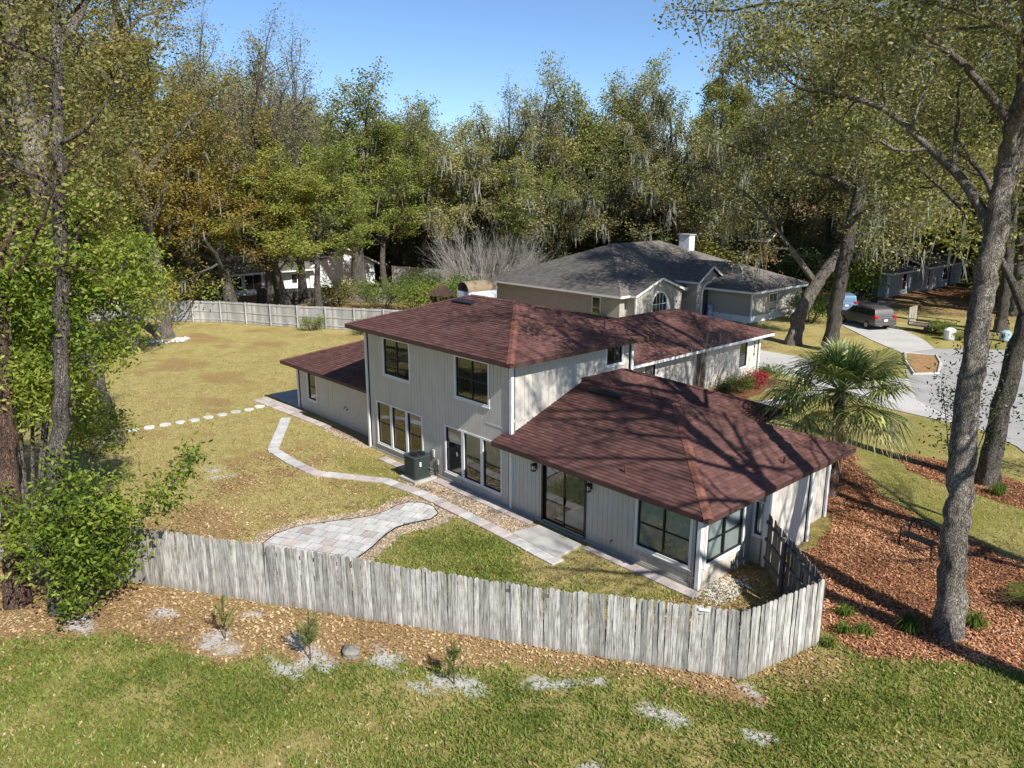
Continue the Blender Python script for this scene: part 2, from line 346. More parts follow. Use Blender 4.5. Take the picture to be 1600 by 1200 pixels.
# ------------------------------------------------------------------ ground
FA, FB, FC, FD = (1.3, -14.52), (20.27, -2.72), (20.76, 0.0), (17.72, 2.63)      # front fence corners
PATIO = [(6.0, -7.86), (5.6, -7.24), (5.55, -6.43), (5.8, -5.76), (6.05, -5.16), (6.3, -4.6), (6.5, -4.04), (6.48, -3.46), (6.3, -2.9), (6.38, -2.42), (6.74, -2.08),
         (7.3, -2.0), (7.88, -2.22), (8.1, -2.7), (7.9, -3.42), (7.85, -3.96), (8.09, -4.58), (8.55, -5.35), (8.95, -6.2), (9.3, -7.2), (9.0, -8.1), (8.2, -8.7), (7.2, -8.8), (6.4, -8.4)]
MULCH = [(20.9, 0.35), (17.9, 2.9), (17.9, 5.3), (17.3, 7.7), (15.0, 9.2), (14.2, 12.5), (14.6, 15.4), (16.0, 13.4), (17.6, 11.2), (20.0, 9.6), (22.8, 9.0), (27, 8.2), (33, 6.5), (31, 2.6), (27, 3.0), (24.6, 2.45), (23.2, 1.5), (21.9, 0.2)]
BED2 = [(15.2, 16.4), (17.5, 14.3), (20.0, 13.6), (23.5, 13.2), (25, 14.5), (22, 16.4), (18.5, 17.0)]
BED_AZ = [(4.2, 11.0), (6.6, 12.0), (7.0, 18), (6.6, 24.8), (4.2, 25.0)]
FARF = [(-46.5, -1.5), (-43.2, 3.1), (-39.4, 6.2), (-36.0, 9.1), (-33.0, 10.4), (-30.5, 11.8), (-28.7, 13.0), (-26.6, 14.3), (-24.2, 15.9), (-21.8, 17.4), (-14, 22.4)]
def fence_side(X, Y):
    return ((X - FA[0]) * (FB[1] - FA[1]) - (Y - FA[1]) * (FB[0] - FA[0])) / math.hypot(FB[0] - FA[0], FB[1] - FA[1])   # >0 on the camera's side
SANDS = [(10.35, -11.2, .55), (10.9, -11.0, .35), (12.7, -10.05, .6), (13.3, -9.6, .4), (15.9, -8.0, .55), (16.2, -7.6, .45), (15.3, -8.6, .35), (14.0, -8.3, .45), (17.1, -6.2, .4), (17.6, -5.8, .45), (18.1, -5.3, .25),
         (19.6, -5.2, .3), (20.1, -5.0, .32), (20.6, -2.9, .28), (19.9, -7.5, .28), (7.2, -13.4, .45), (11.6, -9.6, .25), (9.9, -9.9, .3), (8.2, -11.6, .3), (17.9, -6.9, .1), (21.6, -4.2, .2)]
def zones(X, Y):
    """green, litter, mulch, sand, gravel, dirt weights of the ground at a place (its own colour, not its light)"""
    n1 = fbm(X, Y, 2.2, 3); n2 = fbm(X, Y, 0.7, 8); n3 = fbm(X, Y, 6.0, 15); n4 = fbm(X, Y, 0.42, 44)
    fs = fence_side(X, Y); out = (fs > 0) | ((X > 20.55) & (Y < 2.4))
    wl = np.interp(X, [0, 6, 9, 11, 14.6, 17.2, 20, 22], [6, 3.6, 2.5, 2.3, 1.6, 1.15, 0.75, 0.5])
    edge = wl + (n1 - 0.5) * 2.4 + (n2 - 0.5) * 1.2
    lit = np.where(out, np.clip((edge - fs) / 0.7 + 0.3, 0, 1), 0.0)
    lit = np.where(out & (X > 20.2) & (Y > -2.9), np.clip(1.1 - np.hypot(X - 20.9, Y + 0.9) / 1.6 + (n1 - .5) * 1.5, 0, 1), lit)
    green = np.where(out, np.clip(0.72 + (n1 - 0.5) * 1.1 + (n2 - .5) * 1.3 + (n4 - .5) * 0.9, 0.08, 1), 0)
    yard = ~out
    patch = np.exp(-(((X - 11.2) / 3.4) ** 2 + ((Y + 4.3) / 2.2) ** 2) ** 2) + np.exp(-(((X - 2.2) / 2.2) ** 2 + ((Y + 1.6) / 1.0) ** 2)) + 0.55 * np.exp(-(((X - 4.4) / 1.8) ** 2 + ((Y + 3.2) / 1.2) ** 2))
    green = np.where(yard, np.clip(patch * 0.85 + (n1 - 0.54) * 1.6 + (n3 - .5) * .8, 0, 0.85), green)
    lit = np.where(yard & (X < 7.5), np.clip((n1 - 0.52) * 2.6 + (n3 - .5) * 1.0 + 0.62 * np.exp(-(((X - 1.5) / 5.0) ** 2 + ((Y + 7) / 3.4) ** 2)) + 0.5 * np.exp(-(((X + 31) / 4) ** 2 + ((Y - 3) / 3) ** 2)), 0, 0.7), lit)
    lit = np.where(yard & (X > 16.9) & (Y < 3), 0.55, lit)
    right = (X > 6.0) & (Y > 2.7) & (fs < 0)
    green = np.where(right, np.clip(0.45 + (n1 - 0.5) * 1.4, 0, 0.85), green); lit = np.where(right, np.clip((n3 - 0.55) * 2, 0, .5), lit)
    mul = np.maximum.reduce([np.where(inside(p, X, Y), np.clip(dist_poly(p, X, Y) / 0.25 + (n2 - .5) * 2.0, 0, 1), np.clip(0.25 - dist_poly(p, X, Y) / 0.3 + (n2 - .4) * 0.7, 0, 0.5)) for p in (MULCH, BED2, BED_AZ)])
    sand = np.zeros_like(X)
    for a, b, r in SANDS: sand = np.maximum(sand, np.clip(0.75 - np.hypot(X - a, (Y - b)) / (r * 1.5) + (n4 - 0.42) * 2.6, 0, 1))
    sand = np.maximum(sand, np.where(yard, np.exp(-(((X + 1.3) / 1.0) ** 2 + ((Y + 6.3) / 0.6) ** 2)) * np.clip((n2 - .35) * 4, 0, 1), 0))
    dp = dist_poly(PATIO, X, Y); ins = inside(PATIO, X, Y)
    gv = np.where(ins, 1, np.clip((0.62 + (n2 - .5) * 0.5 - dp) / 0.15, 0, 1)) * (Y > -9.6)
    gv = np.maximum(gv, np.where((X > 4.6) & (X < 10.95) & (Y > -1.45) & (Y < 0.1), np.clip(1.4 - np.abs(Y + 0.85) / 0.62, 0, 1), 0))
    gv = np.maximum(gv, np.where((X > -3.8) & (X < 0) & (Y > -0.35) & (Y < 0.7), 0.8, 0))
    gv = np.where(out, 0, gv)
    far = np.clip((np.hypot(X - 0, Y - 8) - 46) / 10, 0, 1)
    behind = np.zeros_like(X)
    fy = np.interp(X, [p[0] for p in FARF], [p[1] for p in FARF]); behind = np.where((X < -14) & (Y > fy), 1.0, 0)
    behind = np.maximum(behind, np.where(X < -44, 1.0, 0)); behind = np.maximum(behind, np.where((Y > 58) & (X < 40), 1.0, 0))
    behind = np.maximum(behind, np.where((X < 9) & (Y < -13.4) & out & (fs > 1.0), 0.25, 0))
    lit = np.maximum(lit, behind * (0.45 + 0.5 * n3)); green = np.where(behind > .5, 0.45 + (n1 - .5) * .8, green); mul = np.maximum(mul, np.where(np.hypot(X - 28, Y + 17) > 88, 0.55 + .5 * (n3 - .5), 0))
    return green, lit, mul, sand, gv
def spaced(stops):
    o = []
    for (a, b, st) in stops: o.append(np.arange(a, b, st))
    return np.concatenate(o)
gx = spaced([(-900, -100, 50), (-100, -50, 4), (-50, -12, 1.0), (-12, 30, 0.25), (30, 60, 2), (60, 901, 60)])
gy = spaced([(-900, -100, 80), (-100, -22, 4), (-22, 18, 0.25), (18, 60, 1.0), (60, 140, 5), (140, 901, 60)])
GX, GY = np.meshgrid(gx, gy, indexing='ij')
nx_, ny_ = GX.shape
idx = np.arange(nx_ * ny_).reshape(nx_, ny_)
GF = np.stack([idx[:-1, :-1], idx[1:, :-1], idx[1:, 1:], idx[:-1, 1:]], -1).reshape(-1, 4)
GZ = (fbm(GX, GY, 1.1, 21) - 0.5) * 0.035 - 0.02
GZ = np.where((np.abs(GX) < 60) & (np.abs(GY) < 80), GZ, -0.02)
gme = mesh_np('ground', np.stack([GX, GY, GZ], -1).reshape(-1, 3), GF, True)
zg, zl, zm, zs, zv = zones(GX.ravel(), GY.ravel())
ca = gme.color_attributes.new('zone', 'FLOAT_COLOR', 'POINT'); ca.data.foreach_set('color', np.stack([zg, zl, zm, zs], -1).astype(np.float32).ravel())
cb = gme.color_attributes.new('zone_two', 'FLOAT_COLOR', 'POINT'); cb.data.foreach_set('color', np.stack([zv, zv, zv, np.ones_like(zv)], -1).astype(np.float32).ravel())
def ground_mat():
    m, nt, b = nmat('ground cover')
    P = coords(nt, 'Object'); big = noise(nt, P, 0.35, 5, 0.6); mid = noise(nt, P, 2.2, 5, 0.65); fine = noise(nt, P, 14, 4, 0.7); tiny = noise(nt, P, 46, 3, 0.7)
    a = N(nt, 'VertexColor'); a.layer_name = 'zone'; s = N(nt, 'SeparateColor'); nt.links.new(a.outputs['Color'], s.inputs[0])
    a2 = N(nt, 'VertexColor'); a2.layer_name = 'zone_two'; s2 = N(nt, 'SeparateColor'); nt.links.new(a2.outputs['Color'], s2.inputs[0])
    sp = math_(nt, 'ADD', math_(nt, 'MULTIPLY', mid, 0.45), math_(nt, 'MULTIPLY', fine, 0.55))
    dry = ramp(nt, sp, [(0.28, (0.180, 0.133, 0.042)), (0.45, (0.348, 0.279, 0.099)), (0.58, (0.452, 0.381, 0.151)), (0.75, (0.533, 0.469, 0.220))])
    dry = mix(nt, dry, (0.255, 0.172, 0.058), math_(nt, 'MULTIPLY', ramp(nt, big, [(0.48, (0, 0, 0)), (0.66, (1, 1, 1))]), 0.45))
    grn = ramp(nt, sp, [(0.25, (0.077, 0.079, 0.017)), (0.43, (0.161, 0.172, 0.033)), (0.58, (0.267, 0.241, 0.056)), (0.75, (0.421, 0.323, 0.121))])
    lit = ramp(nt, math_(nt, 'ADD', math_(nt, 'MULTIPLY', fine, 0.5), math_(nt, 'MULTIPLY', tiny, 0.5)), [(0.3, (0.114, 0.068, 0.034)), (0.48, (0.291, 0.181, 0.076)), (0.62, (0.425, 0.299, 0.138)), (0.78, (0.498, 0.423, 0.259))])
    mul = ramp(nt, math_(nt, 'ADD', math_(nt, 'MULTIPLY', fine, 0.6), math_(nt, 'MULTIPLY', tiny, 0.4)), [(0.3, (0.053, 0.028, 0.015)), (0.48, (0.196, 0.084, 0.042)), (0.66, (0.332, 0.152, 0.069))])
    snd = ramp(nt, fine, [(0.3, (0.366, 0.329, 0.287)), (0.7, (0.634, 0.598, 0.549))])
    grv = ramp(nt, tiny, [(0.3, (0.159, 0.104, 0.061)), (0.6, (0.366, 0.268, 0.171)), (0.8, (0.512, 0.415, 0.293))])
    def soft(x, k=0.55, w=0.22):
        y = math_(nt, 'ADD', x, math_(nt, 'MULTIPLY_ADD', sp, k, -k / 2))
        return ramp(nt, y, [(0.5 - w, (0, 0, 0)), (0.5 + w, (1, 1, 1))])
    c = mix(nt, dry, grn, soft(s.outputs[0], 0.7, 0.35))
    c = mix(nt, c, lit, soft(s.outputs[1]))
    c = mix(nt, c, mul, soft(s.outputs[2]))
    c = mix(nt, c, snd, soft(a.outputs['Alpha'], 0.8, 0.25))
    c = mix(nt, c, grv, soft(s2.outputs[0], 0.2))
    nt.links.new(c, b.inputs['Base Color']); setin(b, 'Roughness', 0.95); setin(b, 'Specular IOR Level', 0.1)
    bump(nt, b, math_(nt, 'ADD', fine, tiny), 0.8, 0.05)
    return m
M['ground'] = ground_mat()
GROUND = tag(link('ground', gme, 'ground'), 'lawn and leaf-strewn soil around the houses', None, None, 'structure')

def scatter_tris(name, mat, P, size, flat, label, cat, tall=0.0, seed=1, wid=0.4):
    """loose blades / leaves / chips: one triangle or quad each, all one mass"""
    r = np.random.default_rng(seed); n = len(P)
    a = r.uniform(0, 2 * np.pi, n); s = size * r.uniform(0.6, 1.35, n)
    d = np.stack([np.cos(a), np.sin(a), np.zeros(n)], 1)
    if flat:
        e = np.stack([-np.sin(a), np.cos(a), np.zeros(n)], 1)
        tilt = r.normal(0, 0.32, (n, 2)); d[:, 2] = tilt[:, 0]; e[:, 2] = tilt[:, 1]
        c = P + np.array([0, 0, 0.015]) + np.array([0, 0, 1.0]) * r.uniform(0, tall + 1e-6, n)[:, None]
        V = np.stack([c - d * s[:, None] / 2, c + e * s[:, None] * wid / 2, c + d * s[:, None] / 2, c - e * s[:, None] * wid / 2], 1)
        F = np.arange(4 * n).reshape(n, 4)
    else:
        lean = r.normal(0, 0.55, (n, 2)) * s[:, None]
        tip = P + np.stack([lean[:, 0], lean[:, 1], s], 1)
        V = np.stack([P - d * (s * wid / 2)[:, None], P + d * (s * wid / 2)[:, None], tip], 1); F = np.arange(3 * n).reshape(n, 3)
    o = link(name, mesh_np(name, V.reshape(-1, 3), F), mat)
    return tag(o, label, cat, None, 'stuff')
HOUSE_RECTS = [(-8.0, 17.2, 0.0, 8.2), (17.0, 17.8, 2.6, 5.4), (-10.5, 4.3, 6, 26)]
def open_ground(X, Y):
    ok = np.ones(X.shape, bool)
    for a, b, c, d in HOUSE_RECTS: ok &= ~((X > a) & (X < b) & (Y > c) & (Y < d))
    ok &= ~inside(PATIO, X, Y)
    return ok
def pick(n, x0, x1, y0, y1, wfun, seed):
    r = np.random.default_rng(seed); X = r.uniform(x0, x1, n); Y = r.uniform(y0, y1, n)
    k = (r.random(n) < np.clip(wfun(X, Y), 0, 1)) & open_ground(X, Y)
    return np.stack([X[k], Y[k], np.full(k.sum(), -0.015)], 1)
def near(X, Y): return np.clip(1.25 - np.hypot(X - 28, Y + 17) / 48, 0.12, 1)
def paved(X, Y):
    return (dist_poly(PATH, X, Y, False) < 0.27) | ((X > 10.8) & (X < 13.2) & (Y > -1.55)) | ((Y > -0.5) & (Y < 0.05) & (X > 5) & (X < 17))
PATH = [(-6.6, -0.75), (-2.5, -3.42), (-0.6, -3.55), (1.38, -3.46), (2.75, -2.6), (3.95, -1.85), (6.0, -1.58), (8.6, -1.6), (10.45, -1.63), (13.2, -1.76)]
def w_green(X, Y):
    g, l, m, s, v = zones(X, Y); return g * (1 - l) * (1 - m) * (1 - .75 * s) * (1 - v) * near(X, Y) * ~paved(X, Y)
def w_dry(X, Y):
    g, l, m, s, v = zones(X, Y); return (1 - g * 0.85) * (1 - l * .8) * (1 - m) * (1 - s) * (1 - v) * near(X, Y) * ~paved(X, Y)
scatter_tris('green_grass', 'grass', pick(400000, 5, 31, -19, 3, w_green, 31), 0.075, False, 'short green lawn blades in front of the picket fence', 'grass', seed=1, wid=0.5)
scatter_tris('lawn_grass', 'grass', pick(120000, -4, 27, -9, 24, w_green, 32), 0.05, False, 'yellow-green lawn blades behind and beside the house', 'grass', seed=2, wid=0.5)
scatter_tris('dry_grass', 'dry_grass', pick(330000, -24, 28, -17, 14, w_dry, 33), 0.065, False, 'straw-coloured dormant lawn blades', 'grass', seed=3, wid=0.55)
scatter_tris('leaf_litter', 'litter', pick(110000, -2, 25, -17, 4, lambda X, Y: (zones(X, Y)[1] * 0.9 + 0.03) * (1 - zones(X, Y)[2]) * (1 - .6 * zones(X, Y)[3]) * ~paved(X, Y), 34), 0.085, True, 'fallen golden brown leaves along the picket fence', 'leaves', 0.02, 4, 0.6)
scatter_tris('bark_mulch', 'chip', pick(190000, 13, 33, 0, 18, lambda X, Y: zones(X, Y)[2] * near(X, Y) * 1.2, 35), 0.10, True, 'red brown bark mulch beside the house', 'mulch', 0.04, 5, 0.34)
def pebbles(name, mat, P, label, seed):
    r = np.random.default_rng(seed); n = len(P)
    oc = np.array([(1, 0, 0), (0, 1, 0), (-1, 0, 0), (0, -1, 0), (0, 0, 0.7)], float)
    s = r.uniform(0.02, 0.05, (n, 1, 3)); a = r.uniform(0, 6.28, n); c, q = np.cos(a), np.sin(a)
    V = oc[None] * s; V = np.stack([V[..., 0] * c[:, None] - V[..., 1] * q[:, None], V[..., 0] * q[:, None] + V[..., 1] * c[:, None], V[..., 2]], -1) + P[:, None, :]
    F = (np.arange(n)[:, None, None] * 5 + np.array([(0, 1, 4), (1, 2, 4), (2, 3, 4), (3, 0, 4)])[None]).reshape(-1, 3)
    return tag(link(name, mesh_np(name, V.reshape(-1, 3), F), mat), label, 'gravel', None, 'stuff')
pebbles('gravel', 'pebble', pick(60000, -4, 11.5, -10, 1, lambda X, Y: zones(X, Y)[4] * 1.2 * ~paved(X, Y), 36), 'tan river gravel around the patio and along the wall', 6)
pebbles('white_gravel', 'white_pebble', pick(2600, 16.6, 18.4, -0.6, 1.9, lambda X, Y: np.clip(1.3 - np.hypot((X - 17.55) / .55, (Y - .6) / 1.0), 0, 1), 37), 'white gravel heaped at the near house corner', 7)

# ------------------------------------------------------------------ paving
def clip_poly(subj, clip):
    out = subj
    for i in range(len(clip)):
        (ax, ay), (bx, by) = clip[i], clip[(i + 1) % len(clip)]; inp, out = out, []
        sd = lambda p: (bx - ax) * (p[1] - ay) - (by - ay) * (p[0] - ax)
        for j in range(len(inp)):
            p, q = inp[j], inp[(j + 1) % len(inp)]; a, b = sd(p), sd(q)
            if a >= 0: out.append(p)
            if (a >= 0) != (b >= 0): t = a / (a - b); out.append((p[0] + t * (q[0] - p[0]), p[1] + t * (q[1] - p[1])))
        if not out: return []
    return out
def area(p): return 0.5 * sum(p[i][0] * p[(i + 1) % len(p)][1] - p[(i + 1) % len(p)][0] * p[i][1] for i in range(len(p)))
sub = PATIO if area(PATIO) > 0 else PATIO[::-1]
pat = thing('patio', (7.2, -5.5, 0), 'kidney-shaped patio of pale square pavers with black edging', 'patio')
ang = R(28); ca_, sa_ = math.cos(ang), math.sin(ang); S = 0.47
rr = random.Random(3)
for i in range(-12, 13):
    for j in range(-12, 13):
        off = 0.235 if j % 2 else 0
        u0, v0 = i * S + off, j * S; g_ = 0.016
        sq = [(u0 + g_, v0 + g_), (u0 + S - g_, v0 + g_), (u0 + S - g_, v0 + S - g_), (u0 + g_, v0 + S - g_)]
        sq = [(7.2 + a * ca_ - b * sa_, -5.5 + a * sa_ + b * ca_) for a, b in sq]
        pl = clip_poly(sub, sq)
        if len(pl) < 3 or abs(area(pl)) < 0.012: continue
        MB().prism(pl, -0.03, 0.028 + rr.uniform(-0.004, 0.005)).build('paver', 'paver_pink' if rr.random() < 0.08 else 'paver', pat)
MB().tube([(x, y, 0.02) for x, y in PATIO + PATIO[:1]], 0.022, 6, False).build('edging', 'edging', pat)
MB().prism(sub, -0.04, 0.012).build('sand_joint', 'edging', pat)
def resample(pts, step):
    P = np.array(pts, float); d = np.r_[0, np.cumsum(np.hypot(*np.diff(P, axis=0).T))]
    t = np.arange(step / 2, d[-1], step); return np.stack([np.interp(t, d, P[:, 0]), np.interp(t, d, P[:, 1])], 1), t
path = thing('paver_path', (1.4, -3.4, 0), 'narrow winding path of pinkish and white pavers from wing to slab', 'path')
pp, tt = resample(PATH, 0.40)
for k, (x, y) in enumerate(pp):
    a_, b_ = pp[max(0, k - 1)], pp[min(len(pp) - 1, k + 1)]; an = math.atan2(b_[1] - a_[1], b_[0] - a_[0]) + rr.uniform(-.05, .05)
    u = np.array([math.cos(an), math.sin(an), 0]); v = np.array([-u[1], u[0], 0])
    pale = x < -2.4 or -2.4 < x < 0.2 or rr.random() < 0.25
    MB().obox((x, y, 0.005 + rr.uniform(0, .008)), u * 0.193, v * 0.235, (0, 0, 0.03)).build('paver', 'paver' if pale else 'paver_pink', path, bevel=0.008)
strip = thing('paver_border', (11, -0.28, 0), 'row of square pavers laid along the foot of the house wall', 'path')
for a, b in ((1.6, 4.0), (5.2, 10.8), (13.15, 17.4)):
    n = int((b - a) / 0.42)
    for k in range(n):
        MB().obox((a + (k + .5) * 0.42, -0.30 - 0.02 * rr.random() - (0.15 if a < 2 else 0), 0.0), (0.2, 0.006 * rr.uniform(-1, 1), 0), (0, 0.2, 0), (0, 0, 0.03)).build('paver', 'paver_pink', strip, bevel=0.008)
strip2 = thing('paver_edge_strip', (-8, -0.3, 0), 'row of pinkish pavers along the low wing and its slab', 'path')
for k in range(17):
    x = -10.75 + k * 0.42; y = -0.32 + 0.022 * k
    MB().obox((x, y, 0.0), (0.2, 0.01, 0), (-0.01, 0.21, 0), (0, 0, 0.03)).build('paver', 'paver_pink', strip2, bevel=0.008)
    if k < 10: MB().obox((x, y + 0.43, 0.0), (0.2, 0.01, 0), (-0.01, 0.2, 0), (0, 0, 0.03)).build('paver', 'paver_pink', strip2, bevel=0.008)
tag(MB().box(-11.3, -7.93, 0.62, 5.5, -0.05, 0.07).build('patio_slab', 'concrete', bevel=0.015), 'plain concrete slab at the end of the low wing', 'patio')
tag(MB().add([(10.85, -1.42, -.04), (13.1, -1.6, -.04), (12.98, -0.36, -.04), (11.0, -0.33, -.04), (10.85, -1.42, .06), (13.1, -1.6, .06), (12.98, -0.36, .06), (11.0, -0.33, .06)],
             [(3, 2, 1, 0), (4, 5, 6, 7), (0, 1, 5, 4), (1, 2, 6, 5), (2, 3, 7, 6), (3, 0, 4, 7)]).build('door_slab', 'concrete', bevel=0.015), 'worn concrete slab in front of the sliding door', 'slab')
STEPS = [(-9.65, -6.99), (-9.59, -6.3), (-9.52, -5.59), (-9.43, -4.91), (-9.35, -4.25), (-9.34, -3.56), (-9.33, -2.86), (-9.4, -2.14), (-9.32, -1.45), (-9.5, -0.8)]
for k, (x, y) in enumerate(STEPS):
    n = 14; rad = [0.25 * rr.uniform(.9, 1.1) for _ in range(n)]
    poly = [(x + rad[i] * math.cos(6.2832 * i / n), y + rad[i] * math.sin(6.2832 * i / n)) for i in range(n)]
    tag(MB().prism(poly, -0.04, 0.035).build('stepping_stone', 'stone', bevel=0.01),
        'round white stepping stone, %s from the wing slab in the lawn row' % ORD[len(STEPS) - 1 - k], 'stepping stone', 'stepping stones across the dry lawn')
# streets and drives
def sheet(name, poly, z, mat, label=None):
    if area(poly) < 0: poly = poly[::-1]
    return tag(MB().prism(poly, z - 0.1, z).build(name, mat), label, None, None, 'structure')
sheet('street', [(13.2, 26.0), (10.8, 31.0), (7.6, 38.2), (8.6, 41.5), (13, 45.5), (30, 57), (60, 76), (60, 40), (34, 24), (27, 12), (60, -20), (55, -30), (30, 0), (24, 14.5), (19.3, 21.2)], 0.012, 'street', 'grey asphalt street curving past the houses')
sheet('neighbour_driveway', [(8.6, 41.4), (7.6, 38.2), (4.3, 41.2), (-0.5, 46.2), (-5.2, 53.5), (-6.5, 61), (-3, 63.5), (-1.8, 55.5), (2.6, 49.0), (6.6, 44.6)], 0.018, 'drive', 'pale concrete driveway with parked cars')
sheet('driveway', [(4.9, 26.4), (-3.5, 26.4), (-3.5, 32), (4, 31.6), (9.2, 29.2), (10.9, 30.8), (13.2, 26.0), (17, 22.8), (13, 23.2), (8.6, 24.5)], 0.018, 'drive', 'pale concrete driveway of the red-roofed house')
sheet('entry_walk', [(7.3, 18.0), (8.2, 18.4), (9.6, 22.6), (8.9, 24.4), (7.9, 24.6), (8.4, 22.4)], 0.022, 'drive', 'narrow concrete walk leading to the entry')
kerb = [(8.9, 41.2), (7.5, 38.3), (8.9, 35.2), (10.7, 31.1), (11.2, 31.4), (10.0, 34.6), (8.6, 38.2), (9.6, 40.6)]
sheet('island_soil', [(7.9, 38.2), (9.0, 35.6), (10.9, 32.2), (11.6, 33.4), (10.6, 36.4), (9.6, 38.6)], 0.06, plain('island leaf soil', (0.30, 0.17, 0.07), 0.95, 0.3, 6, bumpk=0.5), 'brown leafy island bed')
tag(MB().tube([(7.8, 38.2, 0.05), (8.9, 35.5, 0.05), (10.8, 32.0, 0.05), (11.7, 33.3, 0.05), (10.7, 36.5, 0.05), (9.6, 38.8, 0.05), (7.8, 38.2, 0.05)], 0.1, 6, False).build('kerb', 'drive'), 'curved concrete kerb round the leafy island bed', 'kerb')
# ------------------------------------------------------------------ house builders
def wall(parent, p0, p1, z0, z1, holes=(), mat='siding', board=0.203, thick=0.16):
    """grooved vertical-board wall from p0 to p1 (outside on the right-hand side when walking p0 -> p1); holes (u0,u1,z0,z1)"""
    p0, p1 = np.array(p0, float), np.array(p1, float); L = np.linalg.norm(p1 - p0); e = (p1 - p0) / L; n = np.array([e[1], -e[0]])
    mb = MB()
    def slab(u0, u1, a, b, d0, d1):
        c = p0 + e * (u0 + u1) / 2 + n * (d0 + d1) / 2
        mb.obox((c[0], c[1], (a + b) / 2), (*(e * (u1 - u0) / 2), 0), (*(n * (d1 - d0) / 2), 0), (0, 0, (b - a) / 2))
    def pieces(u0, u1):
        zs = [(z0, z1)]
        for (a, b, c, d) in holes:
            if b <= u0 + 1e-4 or a >= u1 - 1e-4: continue
            nz = []
            for (s, t) in zs:
                if d <= s or c >= t: nz.append((s, t)); continue
                if c > s: nz.append((s, c))
                if d < t: nz.append((d, t))
            zs = nz
        return zs
    cuts = sorted({0.0, L} | {u for h in holes for u in h[:2] if 0 < u < L})
    for u0, u1 in zip(cuts[:-1], cuts[1:]):                      # solid backing
        for s, t in pieces(u0, u1): slab(u0, u1, s, t, -thick, -0.012)
    us = sorted(set(np.arange(0, L, board).tolist()) | set(cuts) | {L})
    for u0, u1 in zip(us[:-1], us[1:]):                          # boards with open grooves
        if u1 - u0 < 0.03: continue
        for s, t in pieces(u0, u1): slab(u0 + 0.005, u1 - 0.005, s, t, -0.012, 0.0)
    return mb.build('wall', mat, parent)
class Face:
    """local frame of a wall: at(u, depth, z) -> world"""
    def __init__(s, p0, p1):
        s.p0 = np.array(p0, float); p1 = np.array(p1, float); s.L = np.linalg.norm(p1 - s.p0); s.e = (p1 - s.p0) / s.L; s.n = np.array([s.e[1], -s.e[0]])
    def box(s, mb, u0, u1, d0, d1, z0, z1):
        c = s.p0 + s.e * (u0 + u1) / 2 + s.n * (d0 + d1) / 2
        return mb.obox((c[0], c[1], (z0 + z1) / 2), (*(s.e * (u1 - u0) / 2), 0), (*(s.n * (d1 - d0) / 2), 0), (0, 0, (z1 - z0) / 2))
def _quad(s, mb, u0, u1, d, z0, z1):
    a = s.p0 + s.e * u0 + s.n * d; b = s.p0 + s.e * u1 + s.n * d
    return mb.add([(a[0], a[1], z0), (b[0], b[1], z0), (b[0], b[1], z1), (a[0], a[1], z1)], [(0, 1, 2, 3)])
Face.quad = _quad
def window(parent, F, u0, u1, z0, z1, cols=1, rows=2, behind=None, trim=0.085, shade=0.0, label=None, mullion=0.05, frame_mat='trim', split=False):
    """painted casing proud of the wall, dark sash, one pane per light, something behind it"""
    fr = MB()
    for a, b, c, d in ((u0 - trim, u0, z0 - trim, z1 + trim), (u1, u1 + trim, z0 - trim, z1 + trim), (u0, u1, z1, z1 + trim), (u0, u1, z0 - trim, z0)):
        F.box(fr, a, b, -0.05, 0.028, c, d)
    F.box(fr, u0 - trim - .02, u1 + trim + .02, 0.0, 0.05, z0 - trim - 0.03, z0 - trim)
    w = fr.build('window', frame_mat, parent)
    if label: w['label'] = label
    sa = MB(); t = 0.035; du = (u1 - u0) / cols; dz = (z1 - z0) / rows
    for i in range(cols + 1):
        c = u0 + i * du; hw = t / 2 + (mullion / 2 - t / 2 if 0 < i < cols else 0)
        c = min(max(c, u0 + hw), u1 - hw); F.box(sa, c - hw, c + hw, -0.075, -0.012, z0, z1)
    for i in range(cols):
        for j in range(rows + 1):
            c = min(max(z0 + j * dz, z0 + t / 2), z1 - t / 2); F.box(sa, u0 + i * du + mullion / 2, u0 + (i + 1) * du - mullion / 2, -0.07 - 0.004, -0.018, c - t / 2, c + t / 2)
    sa.build('sash', 'sash', w)
    for i in range(cols):
        for j in range(rows):
            pn = MB(); F.quad(pn, u0 + i * du + t / 2, u0 + (i + 1) * du - t / 2, -0.045, z0 + j * dz + t / 2, z0 + (j + 1) * dz - t / 2); pn.build('pane', 'glass', w)
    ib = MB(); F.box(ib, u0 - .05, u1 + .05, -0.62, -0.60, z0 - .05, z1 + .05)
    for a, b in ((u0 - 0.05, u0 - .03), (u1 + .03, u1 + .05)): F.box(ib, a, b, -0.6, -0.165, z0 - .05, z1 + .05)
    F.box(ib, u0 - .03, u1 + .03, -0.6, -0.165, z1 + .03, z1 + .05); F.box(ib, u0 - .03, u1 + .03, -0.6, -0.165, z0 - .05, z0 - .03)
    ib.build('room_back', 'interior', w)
    if behind:
        cb = MB(); F.box(cb, u0 + .02, u1 - .02, -0.125, -0.11, z0 + (z1 - z0) * (1 - shade), z1 - .01); cb.build('shade', behind, w)
    return w
